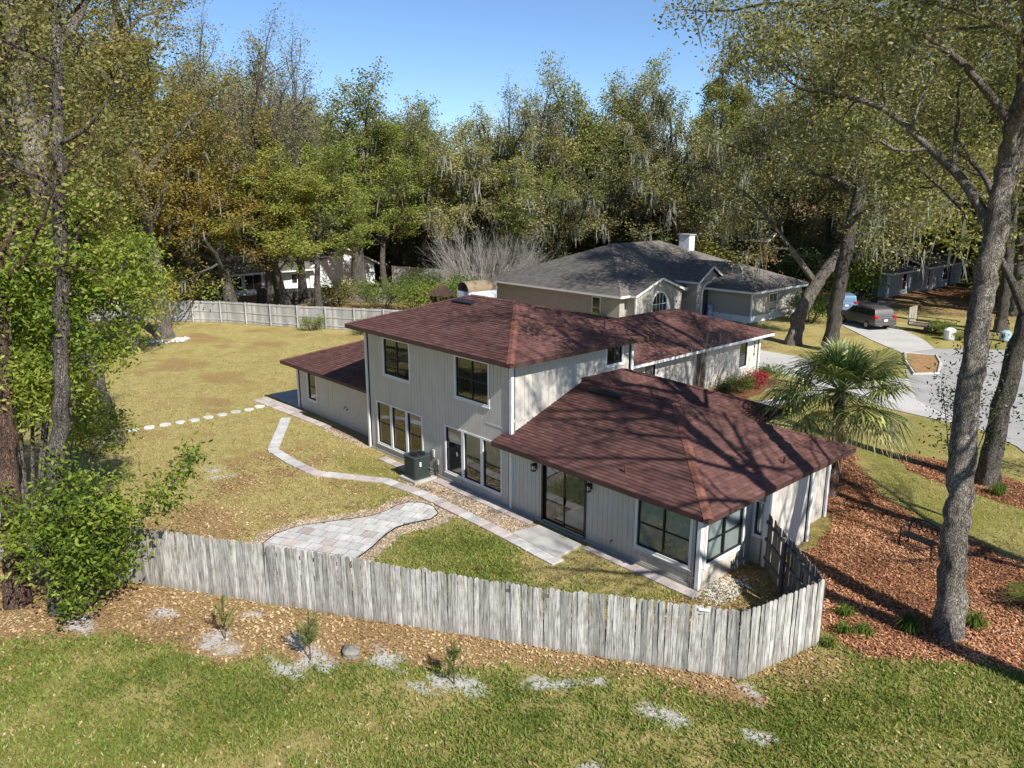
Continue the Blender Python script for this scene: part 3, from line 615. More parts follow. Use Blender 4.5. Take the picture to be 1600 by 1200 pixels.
def roof_face(parent_roof, poly, mat='shingle', course=0.145, tab=0.30, seed=0):
    """shingle tabs laid over a planar convex polygon whose first edge is the eave"""
    P = np.array(poly, float); o = P[0]; e = P[1] - P[0]; e /= np.linalg.norm(e)
    nrm = np.cross(P[1] - P[0], P[-1] - P[0]); nrm /= np.linalg.norm(nrm)
    if nrm[2] < 0: nrm = -nrm
    s = np.cross(nrm, e)
    if s[2] < 0: s = -s
    U = (P - o) @ e; Vv = (P - o) @ s; vmax = Vv.max()
    def span(v):
        xs = []
        for i in range(len(P)):
            a, b = i, (i + 1) % len(P)
            if (Vv[a] <= v) != (Vv[b] <= v): xs.append(U[a] + (v - Vv[a]) / (Vv[b] - Vv[a]) * (U[b] - U[a]))
        return (min(xs), max(xs)) if len(xs) >= 2 else None
    r = np.random.default_rng(seed); VV = []; k = 0
    v = 0.001
    while v < vmax - 0.02:
        v1 = min(v + course, vmax - 0.003); a = span(v + 0.0005); b = span(v1)
        if a is None or b is None: v += course; k += 1; continue
        us = np.arange(math.floor(a[0] / tab) * tab - tab + (k % 3) * tab * 0.37, a[1] + tab, tab)
        us = us + r.uniform(-.035, .035, len(us))
        for q in range(len(us) - 1):
            l0, l1 = max(us[q] + .004, a[0]), min(us[q + 1] - .004, a[1]); m0, m1 = max(us[q] + .004, b[0]), min(us[q + 1] - .004, b[1])
            if l1 - l0 < 0.02: continue
            if m1 < m0: m0 = m1 = min(max((m0 + m1) / 2, b[0]), b[1])
            t = 0.022 + r.uniform(0, 0.012)
            dv = r.uniform(-0.008, 0.004)
            VV.append([o + e * l0 + s * (v + dv), o + e * l1 + s * (v + dv), o + e * l0 + s * (v + dv) + nrm * t, o + e * l1 + s * (v + dv) + nrm * t, o + e * m1 + s * v1 + nrm * 0.006, o + e * m0 + s * v1 + nrm * 0.006])
        v += course; k += 1
    VV = np.array(VV); n = len(VV)
    F = (np.arange(n)[:, None, None] * 6 + np.array([(0, 1, 3, 2), (2, 3, 4, 5)])[None]).reshape(-1, 4)
    ob = link('shingles', mesh_np('shingles', VV.reshape(-1, 3), F), mat, parent_roof); ob['kind'] = 'stuff'
    return ob
def caps(parent_roof, a, b, mat='hipcap', w=0.17, seed=0, step=0.2):
    a, b = np.array(a, float), np.array(b, float); d = b - a; L = np.linalg.norm(d); d /= L
    side = np.cross(d, (0, 0, 1.0)); side /= np.linalg.norm(side); up = np.cross(side, d); mb = MB(); r = random.Random(seed)
    n = int(L / step)
    for i in range(n):
        c0 = a + d * (i * step); c1 = a + d * ((i + 1.15) * step); drop = 0.045; t = 0.05 + r.uniform(0, .008)
        mb.add([c0 - side * w + up * (t - drop), c0 + up * t, c0 + side * w + up * (t - drop), c1 - side * w + up * (.035 - drop), c1 + up * .035, c1 + side * w + up * (.035 - drop),
                c0 - side * w + up * (t - drop - .02), c0 + up * (t - .02), c0 + side * w + up * (t - drop - .02)], [(0, 1, 4, 3), (1, 2, 5, 4), (6, 7, 1, 0), (7, 8, 2, 1)])
    o = mb.build('hip_caps', mat, parent_roof, kind='stuff'); return o
def roof(parent, faces, eaves, cap_lines=(), mat='shingle', deck='roof_deck', fascia='fascia', cap='hipcap', label=None, soffits=(), seed=0, fh=0.14, course=0.145, tab=0.3):
    """faces: polygons, eave edge first; eaves: edges that get a fascia board; soffits: flat polygons"""
    mb = MB()
    for p in faces:
        P = [np.array(q, float) for q in p]; nrm = np.cross(P[1] - P[0], P[-1] - P[0]); nrm /= np.linalg.norm(nrm)
        if nrm[2] < 0: P = P[::-1]; nrm = -nrm
        n = len(P); mb.add([q - np.array([0, 0, .004]) for q in P] + [q - np.array([0, 0, .10]) for q in P], [tuple(range(n)), tuple(range(n, 2 * n))[::-1]])
    rf = mb.build('roof', deck, parent)
    if label: rf['label'] = label
    for k, p in enumerate(faces): roof_face(rf, p, mat, course, tab, seed + k)
    fb = MB()
    for a, b in eaves: fb.bar((a[0], a[1], a[2] - fh / 2 - .005), (b[0], b[1], b[2] - fh / 2 - .005), 0.03, fh)
    if eaves: fb.build('fascia', fascia, rf)
    if soffits:
        sb = MB()
        for p, z in soffits: sb.prism(p, z - .012, z)
        sb.build('soffit', 'soffit', rf)
    for k, (a, b) in enumerate(cap_lines): caps(rf, a, b, cap if k == 0 else 'shingle', 0.13, seed + k)
    return rf
def corner(parent, x, y, z0, z1, w=0.1, mat='trim'):
    return MB().box(x - w / 2 - .012, x + w / 2 + .012, y - w / 2 - .012, y + w / 2 + .012, z0, z1).build('corner_board', mat, parent)

# ------------------------------------------------------------------ the red-roofed house
H = thing('red_roofed_house', (4.6, 3.2, 0), 'greige two-storey house with dark red hipped shingle roofs and low wings', 'house')
W2, D2, W3 = 9.27, 6.46, 17.13
ZE, ZL, SL = 5.48, 2.56, 0.333
LOW1 = [(0.68, 3.95)]; 
tri1 = [(0.70 + k * 1.12, 0.70 + k * 1.12 + 0.97) for k in range(3)]
tri2 = [(5.50 + k * 1.12, 5.50 + k * 1.12 + 0.97) for k in range(3)]
front_holes = [(1.36, 3.16, 3.58, 5.08), (6.19, 8.03, 3.58, 5.08)] + [(a, b, 0.42, 2.22) for a, b in tri1 + tri2]
FR = Face((0, 0), (W2, 0))
wall(H, (0, 0), (W2, 0), 0.0, 5.36, front_holes)
for k, (a, b, c, d) in enumerate(front_holes[:2]): window(H, FR, a, b, c, d, 2, 2)
for k, (a, b) in enumerate(tri1): window(H, FR, a, b, 0.42, 2.22, 1, 2, 'curtain' if k == 2 else None, 0.07, 0.3)
for k, (a, b) in enumerate(tri2): window(H, FR, a, b, 0.42, 2.22, 1, 2, 'curtain', 0.07, (0.28, 0.5, 0.52)[k])
wall(H, (W2, 0.0), (W2, D2), 0.0, 5.36, [(4.95, 5.85, 4.5, 5.22)]); FS = Face((W2, 0), (W2, D2)); window(H, FS, 4.95, 5.85, 4.5, 5.22, 2, 1)
wall(H, (W2, D2), (0, D2), 0.0, 5.36); wall(H, (0, D2), (0, 0), 0.0, 5.36)
for x, y in ((0, 0), (W2, 0), (W2, D2), (0, D2)): corner(H, x, y, 0.0 if y == 0 and x == 0 else 0.0, 5.36)
mb = MB(); FR.box(mb, 7.9, W2 - .08, 0.001, 0.012, 2.86, 2.92); FS.box(mb, 0.1, 4.0, 0.001, 0.012, 3.2, 3.28); mb.build('band_trim', 'siding', H)
# upper hipped roof
a0, a1, b0, b1 = -0.62, W2 + 0.62, -0.62, D2 + 0.62; hw = (b1 - b0) / 2; zr = ZE + SL * hw; ym = (b0 + b1) / 2
E00, E10, E11, E01 = (a0, b0, ZE), (a1, b0, ZE), (a1, b1, ZE), (a0, b1, ZE); RL, RR_ = (a0 + hw, ym, zr), (a1 - hw, ym, zr)
roof(H, [[E00, E10, RR_, RL], [E10, E11, RR_], [E11, E01, RL, RR_], [E01, E00, RL]], [(E00, E10), (E10, E11), (E11, E01), (E01, E00)],
     [(E10, RR_), (E00, RL), (E11, RR_), (RL, RR_)], label='upper hipped red shingle roof', soffits=[([(a0, b0), (a1, b0), (a1, b1), (a0, b1)], ZE - 0.12)], seed=10)
# low right block
sl_h = [(10.87 - W2, 12.77 - W2, 0.06, 2.12), (14.92 - W2, 16.80 - W2, 0.62, 2.12)]
wall(H, (W2, 0), (W3, 0), 0.0, 2.46, sl_h); FL = Face((W2, 0), (W3, 0))
wb = window(H, FL, 14.92 - W2, 16.80 - W2, 0.62, 2.12, 2, 2, 'sheer', 0.09, 1.0, 'wide bay window with pale sheers')
wall(H, (W3, 0), (W3, 2.7), 0.0, 2.46, [(0.34, 2.24, 0.68, 1.98)]); FX = Face((W3, 0), (W3, 2.7)); window(H, FX, 0.34, 2.24, 0.68, 1.98, 2, 2, 'sheer', 0.085, 1.0, 'side window with pale sheers')
wall(H, (W3, 2.7), (17.66, 2.7), 0.0, 2.46, [(0.13, 0.42, 0.95, 2.0)]); FJ = Face((W3, 2.7), (17.66, 2.7)); window(H, FJ, 0.13, 0.42, 0.95, 2.0, 1, 1, 'sheer', 0.05, 1.0)
wall(H, (17.66, 2.7), (17.66, 5.3), 0.0, 2.46); wall(H, (17.66, 5.3), (17.12, 5.3), 0, 2.46); wall(H, (17.12, 5.3), (17.12, 7.6), 0.0, 2.46)
wall(H, (17.12, 7.6), (13.3, 7.6), 0.0, 2.46); wall(H, (13.3, 7.6), (13.3, 9.9), 0.0, 2.46); wall(H, (13.3, 9.9), (W2, 9.9), 0, 2.46); wall(H, (W2, 9.9), (W2, D2), 0, 2.46)
for x, y in ((W3, 0), (17.66, 2.7), (17.66, 5.3), (17.12, 7.6), (13.3, 9.9)): corner(H, x, y, 0.0, 2.44)
mb = MB(); FL.box(mb, 14.8 - W2, W3 - W2 - .08, 0.001, 0.014, 0.30, 0.34); FL.box(mb, 0, W3 - W2 - .08, 0.001, 0.014, 0.10, 0.13); mb.build('band_trim', 'siding', H)
mb = MB()
for (f, L_) in ((FR, W2), (FL, W3 - W2)): f.box(mb, 0, L_, 0.001, 0.03, -0.03, 0.08)
FX.box(mb, 0.08, 2.68, .001, .03, -0.03, 0.08); mb.build('footing', 'concrete', H)
# sliding door with vertical blinds
dr = MB(); u0, u1 = sl_h[0][:2]
for a, b, c, d in ((u0 - .07, u0, 0.06, 2.19), (u1, u1 + .07, 0.06, 2.19), (u0, u1, 2.12, 2.19), (u0, u1, 0.03, 0.06)): FL.box(dr, a, b, -0.1, 0.03, c, d)
door = dr.build('sliding_door', 'sash', H)
um = (u0 + u1) / 2
for k, (a, b) in enumerate(((u0, um), (um, u1))):
    sa = MB(); dd = -0.03 if k else -0.065
    for q in ((a, a + .05, .06, 2.12), (b - .05, b, .06, 2.12), (a + .05, b - .05, .06, .12), (a + .05, b - .05, 2.06, 2.12)): FL.box(sa, q[0], q[1], dd - .015, dd + .015, q[2], q[3])
    sa.build('door_leaf', 'sash', door); pn = MB(); FL.quad(pn, a + .05, b - .05, dd, .12, 2.06); pn.build('pane', 'glass', door)
bl = MB()
for k in range(21):
    u = u0 + .05 + k * (u1 - u0 - .1) / 20; c = FL.p0 + FL.e * u - FL.n * 0.17; an = R(40)
    bl.obox((c[0], c[1], 1.1), (0.034 * math.cos(an), 0.034 * math.sin(an), 0), (0.001, -0.001, 0), (0, 0, 0.98))
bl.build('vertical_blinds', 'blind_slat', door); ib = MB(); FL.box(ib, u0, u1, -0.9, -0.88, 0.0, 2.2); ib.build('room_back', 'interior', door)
hd = MB(); FL.box(hd, um + .02, um + .045, -.012, .03, 0.95, 1.2); hd.build('handle', 'black_metal', door)
# low hipped roof: front block and a rear block behind it
s2 = 0.36; x0l, x1l, y0l, y1l = 8.91, 17.76, -0.63, 8.1; hw = (y1l - y0l) / 2; yr = (y0l + y1l) / 2; zr = ZL + s2 * hw; xa = x1l - hw
XB, YB = 13.91, 10.54; xw = W2 + 0.005; zb = ZL + s2 * (XB - xw); ybr = YB - (XB - xw)
near_c, far_c = (x1l, y0l, ZL), (x1l, y1l, ZL); AP = (xa, yr, zr)
zl0 = ZL
faces = [[(x0l, y0l, ZL), near_c, AP, (x0l if False else xw, yr, zr), (xw, 0.0 + 0.02, ZL + s2 * 0.65), (x0l, 0.02 - 0.0, ZL + s2 * 0.65)][:3] + [(xw, yr, zr), (xw, y0l, ZL)]]
faces = [[(xw, y0l, ZL), near_c, AP, (xw, yr, zr)], [(x0l, y0l, ZL), (xw, y0l, ZL), (xw, -0.01, ZL + s2 * .62), (x0l, -0.01, ZL + s2 * .62)],
         [near_c, far_c, AP], [far_c, (XB, y1l, ZL), (XB - (y1l - yr), yr, zr), AP],
         [(XB, y1l, ZL), (XB, YB, ZL), (xw, ybr, zb), (xw, yr - 0.25, zb), (XB - (y1l - yr), yr, zr)], [(XB, YB, ZL), (xw, YB, ZL), (xw, ybr, zb)]]
roof(H, faces, [((x0l, y0l, ZL), near_c), (near_c, far_c), (far_c, (XB, y1l, ZL)), ((XB, y1l, ZL), (XB, YB, ZL)), ((XB, YB, ZL), (xw, YB, ZL))],
     [(near_c, AP), (far_c, AP), ((XB, YB, ZL), (xw + .1, ybr, zb)), (AP, (XB - (y1l - yr), yr, zr))], label='low hipped red shingle roof over the sliding door', soffits=[([(x0l, y0l), (x1l, y0l), (x1l, y1l), (XB, y1l), (XB, YB), (W2 + .1, YB), (W2 + .1, -0.02), (x0l, -0.02)], ZL - 0.12)], seed=30)
# left wing
xl0, yl0, zw, sw = -8.55, 0.08, 2.5, 0.35; yl1 = 8.9; hw = (yl1 - yl0) / 2
WF = Face((-7.9, 0.7), (0, 0.7)); wall(H, (-7.9, 0.7), (-0.17, 0.7), 0.0, 2.4, [(1.05, 1.85, 0.72, 2.05)]); window(H, WF, 1.05, 1.85, 0.72, 2.05, 1, 2, None)
wall(H, (-7.9, 8.3), (-7.9, 0.7), 0, 2.4); wall(H, (-0.17, 8.3), (-7.9, 8.3), 0, 2.4); corner(H, -7.9, 0.7, 0, 2.38)
mb = MB(); WF.box(mb, 0.1, 7.7, .001, .014, .50, .53); WF.box(mb, 3.02, 3.08, .001, .014, 0.53, 2.38); WF.box(mb, 3.45, 3.5, .001, .014, .53, 2.38); mb.build('band_trim', 'siding', H)
roof(H, [[(xl0, yl0, zw), (-.02, yl0, zw), (-.02, yl0 + hw, zw + sw * hw), (xl0 + hw, yl0 + hw, zw + sw * hw)], [(xl0, yl1, zw), (xl0, yl0, zw), (xl0 + hw, yl0 + hw, zw + sw * hw)], [(-.02, yl1, zw), (xl0, yl1, zw), (xl0 + hw, yl0 + hw, zw + sw * hw), (-.02, yl0 + hw, zw + sw * hw)]],
     [((xl0, yl0, zw), (-.05, yl0, zw)), ((xl0, yl1, zw), (xl0, yl0, zw))], [((xl0, yl0, zw), (xl0 + hw, yl0 + hw, zw + sw * hw))], label='low hipped red shingle roof of the left wing', soffits=[([(xl0, yl0), (-.05, yl0), (-.05, yl1), (xl0, yl1)], zw - .12)], seed=50)
# rear garage wing with its cross block
gx0, gx1, gy1, zg_ = -3.9, 4.72, 25.83, 2.56; hw = (gx1 - gx0) / 2; xr = (gx0 + gx1) / 2; zr = zg_ + SL * hw; ys = D2 + .17
cx0, cy0, cy1 = -10.5, 11.8, 20.42; chw = (cy1 - cy0) / 2; yc = (cy0 + cy1) / 2
roof(H, [[(gx1, ys, zg_), (gx1, gy1, zg_), (xr, gy1 - hw, zr), (xr, ys, zr)], [(gx1, gy1, zg_), (gx0, gy1, zg_), (xr, gy1 - hw, zr)],
         [(gx0, gy1, zg_), (gx0, cy1, zg_), (xr, cy1 - hw, zr), (xr, gy1 - hw, zr)], [(gx0, cy0, zg_), (gx0, ys, zg_), (xr, ys, zr), (xr, cy0 + hw, zr)],
         [(cx0, cy0, zg_), (gx0, cy0, zg_), (xr, yc, zr), (cx0 + chw, yc, zr)], [(cx0, cy1, zg_), (cx0, cy0, zg_), (cx0 + chw, yc, zr)], [(gx0, cy1, zg_), (cx0, cy1, zg_), (cx0 + chw, yc, zr), (xr, yc, zr)]],
     [((gx1, ys, zg_), (gx1, gy1, zg_)), ((gx1, gy1, zg_), (gx0, gy1, zg_)), ((cx0, cy0, zg_), (gx0, cy0, zg_)), ((cx0, cy1, zg_), (cx0, cy0, zg_)), ((gx0, cy0, zg_), (gx0, ys, zg_))],
     [((gx1, gy1, zg_), (xr, gy1 - hw, zr)), ((xr, ys, zr), (xr, gy1 - hw, zr)), ((cx0, cy0, zg_), (cx0 + chw, yc, zr)), ((cx0 + chw, yc, zr), (xr, yc, zr))],
     cap='shingle', fascia='trim', label='long hipped red shingle roof over the garage wing', soffits=[([(gx0, ys), (gx1, ys), (gx1, gy1), (gx0, gy1)], zg_ - .12)], seed=70)
GW = Face((4.1, D2 + .2), (4.1, 25.2)); gh = [(16.35, 17.2, 0.72, 2.16), (7.35, 8.25, 0.3, 2.16), (12.0, 12.95, 0.05, 2.16)]
wall(H, (4.1, D2 + .2), (4.1, 25.2), 0, 2.46, gh)
window(H, GW, *gh[0], 1, 2, None, 0.08); window(H, GW, *gh[1], 1, 2, None, 0.07)
ed = MB(); GW.box(ed, gh[2][0], gh[2][1], -0.13, -0.09, gh[2][2], gh[2][3]); ed.build('entry_door', plain('brown door', (0.05, 0.035, 0.02), .5), H)
wall(H, (4.1, 25.2), (-3.3, 25.2), 0, 2.46); wall(H, (-3.3, 25.2), (-3.3, 19.8), 0, 2.46); wall(H, (-9.9, 12.4), (-3.3, 12.4), 0, 2.46); wall(H, (-9.9, 19.8), (-9.9, 12.4), 0, 2.46); wall(H, (-3.3, 12.4), (-3.3, 8.5), 0, 2.46); wall(H, (-3.3, 19.8), (-9.9, 19.8), 0, 2.46)
corner(H, 4.1, 25.2, 0, 2.44)
for k, ch in enumerate('4818'):
    cu = bpy.data.curves.new('house_number', 'FONT'); cu.body = ch; cu.size = 0.26; cu.extrude = 0.012; cu.align_x = 'CENTER'
    tmp = bpy.data.objects.new('house_number', cu); COL.objects.link(tmp); dg = bpy.context.evaluated_depsgraph_get(); me = bpy.data.meshes.new_from_object(tmp.evaluated_get(dg)); bpy.data.objects.remove(tmp)
    me.transform(Matrix.Translation((4.125, 24.66, 1.93 - k * 0.235)) @ Matrix.Rotation(R(90), 4, 'Z') @ Matrix.Rotation(R(90), 4, 'X')); link('house_number', me, 'black_metal', H)
# chimney with half-barrel cap
chm = MB().box(1.42, 2.24, 3.9, 5.5, 5.6, 6.72).build('chimney', 'white_wall', H)
n = 14; mb = MB(); rc = 0.43; cxm = 1.83
pts = [(cxm - rc * math.cos(math.pi * i / n), 6.724 + rc * math.sin(math.pi * i / n)) for i in range(n + 1)]; inn = [(cxm - (rc - .03) * math.cos(math.pi * i / n), 6.724 + (rc - .03) * math.sin(math.pi * i / n)) for i in range(n + 1)]
V = [(x, y, z) for y in (3.86, 5.54) for x, z in pts] + [(x, y, z) for y in (3.86, 5.54) for x, z in inn]; m_ = n + 1
mb.add(V, [(i, i + 1, m_ + i + 1, m_ + i) for i in range(n)] + [(2 * m_ + i + 1, 2 * m_ + i, 3 * m_ + i, 3 * m_ + i + 1) for i in range(n)] + [(i + 1, i, 2 * m_ + i, 2 * m_ + i + 1) for i in range(n)] + [(m_ + i, m_ + i + 1, 3 * m_ + i + 1, 3 * m_ + i) for i in range(n)])
mb.build('barrel_cap', plain('tan metal cap', (0.27, 0.20, 0.12), .55, .12, metal=.2), chm)
MB().box(1.6, 2.06, 4.1, 5.3, 6.72, 6.95).build('flue', 'black_metal', chm)
# roof vents, pipes, lanterns, taps
def box_vent(x, y, z, L, slope, axis='x'):
    mb = MB(); th = math.atan(slope); c = np.array([x, y, z + .07]); u = np.array([L / 2, 0, 0]); v = np.array([0, math.cos(th), math.sin(th)]) * 0.16; w_ = np.array([0, -math.sin(th), math.cos(th)])
    mb.add([c - u - v - w_ * .06, c + u - v - w_ * .06, c + u + v - w_ * .06, c - u + v - w_ * .06, c - u - v + w_ * .05, c + u - v + w_ * .05, c + u * .97 + v * .9 + w_ * .02, c - u * .97 + v * .9 + w_ * .02],
           [(3, 2, 1, 0), (4, 5, 6, 7), (0, 1, 5, 4), (1, 2, 6, 5), (2, 3, 7, 6), (3, 0, 4, 7)])
    return mb.build('roof_vent', 'black_metal', H, bevel=.01)
box_vent(3.55, 2.55, ZE + SL * (2.55 + .62), 1.25, SL); box_vent(10.75, 3.2, ZL + s2 * (3.2 + .63), 1.5, s2)
for x, y, z in ((14.4, -0.02, ZL + s2 * .6), (17.2, 4.3, ZL + s2 * .55), (8.9, 5.2, ZE + .42)):
    MB().tube([(x, y, z - .05), (x, y, z + .26)], .035, 8).build('vent_pipe', 'roof_deck', H)
for x in (10.52, 13.02):
    mb = MB().box(x - .05, x + .05, -.03, -.001, 1.86, 2.06); ln = mb.build('lantern', 'black_metal', H)
    m2 = MB().box(x - .07, x + .07, -.20, -.06, 1.80, 1.83).box(x - .08, x + .08, -.21, -.05, 2.0, 2.03).add([(x - .08, -.21, 2.03), (x + .08, -.21, 2.03), (x + .08, -.05, 2.03), (x - .08, -.05, 2.03), (x, -.13, 2.11)], [(0, 1, 4), (1, 2, 4), (2, 3, 4), (3, 0, 4)])
    for dx, dy in ((-.065, -.195), (.055, -.195), (-.065, -.065), (.055, -.065)): m2.box(x + dx, x + dx + .01, dy, dy + .01, 1.83, 2.0)
    m2.box(x - .01, x + .01, -.06, -.03, 2.0, 2.03); m2.build('cage', 'black_metal', ln); MB().tube([(x, -.13, 1.83), (x, -.13, 1.97)], .035, 8).build('lamp_glass', 'sheer', ln)
for x, y, z in ((13.97, 0, .42), (-3.2, .7, 1.0), (-3.0, .7, 0.95)):
    MB().tube([(x, y, z), (x, y - .1, z), (x, y - .12, z - .06)], .018, 6).box(x - .035, x + .035, y - .07, y - .055, z + .03, z + .04).build('tap', 'rail', H)
MB().box(4.62, 4.74, -.05, -.001, 0.75, 1.05).box(4.9, 5.0, -.04, -.001, .5, .7).build('disconnect_box', 'siding', H)
MB().tube([(4.95, -.03, .5), (4.95, -.05, .1), (4.8, -.3, .08)], .02, 6).build('conduit', 'black_metal', H)

# ------------------------------------------------------------------ air conditioner
AC = thing('air_conditioner', (4.55, -0.72, 0), 'dark green air conditioner unit on a pad below the windows', 'air conditioner')
MB().box(4.02, 5.1, -1.24, -0.2, -0.02, 0.09).build('pad', 'concrete', AC, bevel=.01)
mg = plain('dark green metal', (0.045, 0.06, 0.055), .45, .1)
def rrect(cx, cy, h, r, n=5):
    o = []
    for sx, sy, a0_ in ((1, 1, 0), (-1, 1, 90), (-1, -1, 180), (1, -1, 270)):
        for i in range(n): a = R(a0_ + 90 * i / (n - 1)); o.append((cx + sx * (h - r) + r * math.cos(a), cy + sy * (h - r) + r * math.sin(a)))
    return o
MB().prism(rrect(4.55, -.72, .37, .1), .09, .95).build('coil_core', plain('coil', (.02, .024, .022), .6), AC)
lv = MB()
for k in range(15): lv.prism(rrect(4.55, -.72, .395, .11), .15 + k * .052, .15 + k * .052 + .028)
lv.build('louvres', mg, AC)
MB().prism(rrect(4.55, -.72, .41, .12), .09, .14).build('base_pan', mg, AC); MB().prism(rrect(4.55, -.72, .41, .12), .94, 1.0).build('top_cover', mg, AC)
gr = MB()
for q in (.10, .17, .24, .31): gr.tube([(4.55 + q * math.cos(t), -.72 + q * math.sin(t), 1.03 - q * .05) for t in np.linspace(0, 6.2832, 25)], .007, 4, False)
for k in range(10): a = k * .628; gr.bar((4.55, -.72, 1.03), (4.55 + .34 * math.cos(a), -.72 + .34 * math.sin(a), 1.012), .008)
gr.build('fan_grille', 'black_metal', AC)
MB().tube([(4.55, -.72, 1.0), (4.55, -.72, 1.004)], .33, 24).build('fan_opening', 'black_metal', AC)
MB().tube([(4.95, -.5, .5), (5.1, -.35, .4), (5.12, -.1, .3)], .025, 6).build('refrigerant_line', 'black_metal', AC)
MB().box(4.956, 4.962, -.9, -.82, .62, .8).build('label_plate', 'trim', AC)
# ------------------------------------------------------------------ fences
def picket_mesh(w, h, t=0.018, ear=0.035, seed=0):
    r = random.Random(seed); a = ear * r.uniform(.8, 1.3); b = ear * r.uniform(.8, 1.3)
    prof = [(-w / 2, 0), (w / 2, 0), (w / 2, h - b), (w / 2 - b * .9, h - b * .25), (w / 2 - b * 1.5, h), (-w / 2 + a * 1.5, h), (-w / 2 + a * .9, h - a * .25), (-w / 2, h - a)]
    n = len(prof); me = bpy.data.meshes.new('picket')
    me.from_pydata([(x, -t / 2, z) for x, z in prof] + [(x, t / 2, z) for x, z in prof], [], [tuple(range(n)), tuple(range(n, 2 * n))[::-1]] + [((i + 1) % n, i, n + i, n + (i + 1) % n) for i in range(n)])
    me.update(); return me
PK = [picket_mesh(0.135, 1.80, seed=k) for k in range(6)]
for p_ in PK: p_.materials.append(M['picket'])
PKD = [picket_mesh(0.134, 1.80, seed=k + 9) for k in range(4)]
for p_ in PKD: p_.materials.append(M['shaded_wood'])
def picket_run(parent, a, b, meshes, zfun=lambda t: 0.0, inner=1, seed=0, wobble=1.0, matrail='rail', nz=0.0):
    a, b = np.array(a, float), np.array(b, float); L = np.linalg.norm(b - a); e = (b - a) / L; n = np.array([e[1], -e[0]]) ; an = math.atan2(e[1], e[0]); r = random.Random(seed)
    N_ = int(L / 0.14); st = L / N_
    inv = (Matrix.Translation(parent.location)).inverted()
    for k in range(N_):
        t = (k + .5) / N_; p = a + e * (k + .5) * st
        o = bpy.data.objects.new('picket', r.choice(meshes)); COL.objects.link(o); o.parent = parent; o.matrix_parent_inverse = inv
        off = r.uniform(-.006, .006) * wobble
        o.location = (p[0] + n[0] * off, p[1] + n[1] * off, -0.03 + zfun(t) + r.uniform(-.012, .012) * wobble)
        o.rotation_euler = (r.gauss(0, .008) * wobble, r.gauss(0, .010) * wobble, an + r.gauss(0, .02)); o.scale = (r.uniform(.93, 1.03), 1, r.uniform(.985, 1.012))
    for z in (0.35, 0.95, 1.5):
        m = MB(); q = [np.array([*(a + e * L * t - n * 0.032 * inner), z + zfun(t)]) for t in np.linspace(0, 1, 7)]
        for i in range(6): m.bar(q[i], q[i + 1], .04, .09)
        m.build('rail', matrail, parent)
    for k in range(int(L / 2.4) + 1):
        t = min(1, (k * 2.4 + .05) / L); p = a + e * L * t - n * 0.10 * inner
        MB().box(p[0] - .045, p[0] + .045, p[1] - .045, p[1] + .045, -.1, 1.72 + zfun(t)).build('post', matrail, parent)
FEN = thing('picket_fence', (11, -8.4, 0), 'weathered grey dog-ear picket fence running across the foreground', 'fence')
picket_run(FEN, FA, FB, PK, lambda t: float(np.interp(t, [0, .21, .56, .60, .70, .74, .82, .826, .92, 1], [0, 0, -.01, -.06, -.10, -.12, -.14, -.08, -.04, 0])), 1, 4)
FEN2 = thing('picket_fence_return', (20.5, -1.35, 0), 'short sunlit end section of the grey picket fence past its near corner', 'fence')
picket_run(FEN2, FB, FC, PK, lambda t: 0.02, 1, 5)
FEN3 = thing('shaded_return_fence', (19.3, 1.3, 0), 'shade-darkened picket fence running back to the house corner', 'fence')
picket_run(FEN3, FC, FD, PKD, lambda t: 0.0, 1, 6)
tag(MB().obox((*(np.array(FA) + (np.array(FB) - np.array(FA)) * .957 + np.array([.53, -.85]) * .022), 1.66), (.11, .069, 0), (.53 * .004, -.85 * .004, 0), (0, 0, .035)).build('fence_sign', 'trim'), 'small white plate nailed high on the picket fence', 'sign')

def far_fence(name, pts, h, label, mat='far_wood', posts_in=1, bw=.14, rails=True, postmat='far_wood', zg=0.0):
    root = thing(name, (pts[len(pts) // 2][0], pts[len(pts) // 2][1], 0), label, 'fence'); r = random.Random(len(label))
    for (a, b) in zip(pts[:-1], pts[1:]):
        a_, b_ = np.array(a, float), np.array(b, float); L = np.linalg.norm(b_ - a_); e = (b_ - a_) / L; n = np.array([e[1], -e[0]]); m = MB(); k = 0
        while k * bw < L - .02:
            c = a_ + e * (k + .5) * bw; hh = h * r.uniform(.985, 1.01)
            m.obox((c[0], c[1], zg + hh / 2), (*(e * bw * .47), 0), (*(n * .01), 0), (0, 0, hh / 2)); k += 1
        m.build('boards', mat, root, kind='stuff')
        if rails:
            for z in (.25, h * .52, h * .93): MB().bar((*(a_ + n * .03 * posts_in), zg + z), (*(b_ + n * .03 * posts_in), zg + z), .04, .09).build('rail', postmat, root)
        MB().box(a_[0] + n[0] * .08 * posts_in - .05, a_[0] + n[0] * .08 * posts_in + .05, a_[1] + n[1] * .08 * posts_in - .05, a_[1] + n[1] * .08 * posts_in + .05, zg, zg + h + .02).build('post', postmat, root)
    return root
fp, _ = resample(FARF, 2.55)
far_fence('back_fence', [tuple(p) for p in fp], 1.8, 'long grey board fence with posts closing the back lawn', posts_in=1)
far_fence('side_fence', [(-46.6, -1.6), (-44.4, -5.4), (-42.8, -8.2), (-41.4, -11), (-40, -14)], 2.1, 'weathered tan fence at the left edge behind the tree trunks')
lp, _ = resample([(-46.5, 15.0), (-43.6, 17.0), (-42.0, 20.0), (-40.4, 22.4), (-37.5, 24.6), (-36.0, 27.0), (-36.2, 28.4)], 2.4)
far_fence('dark_fence', [tuple(p) for p in lp], 1.5, 'low dark brown picket fence below the white house', 'dark_board', -1, .16, True, 'rail')
lp, _ = resample([(-49.5, 33.2), (-45.5, 34.5), (-40.5, 35.5), (-35.5, 36.5), (-31.5, 38)], 2.4)
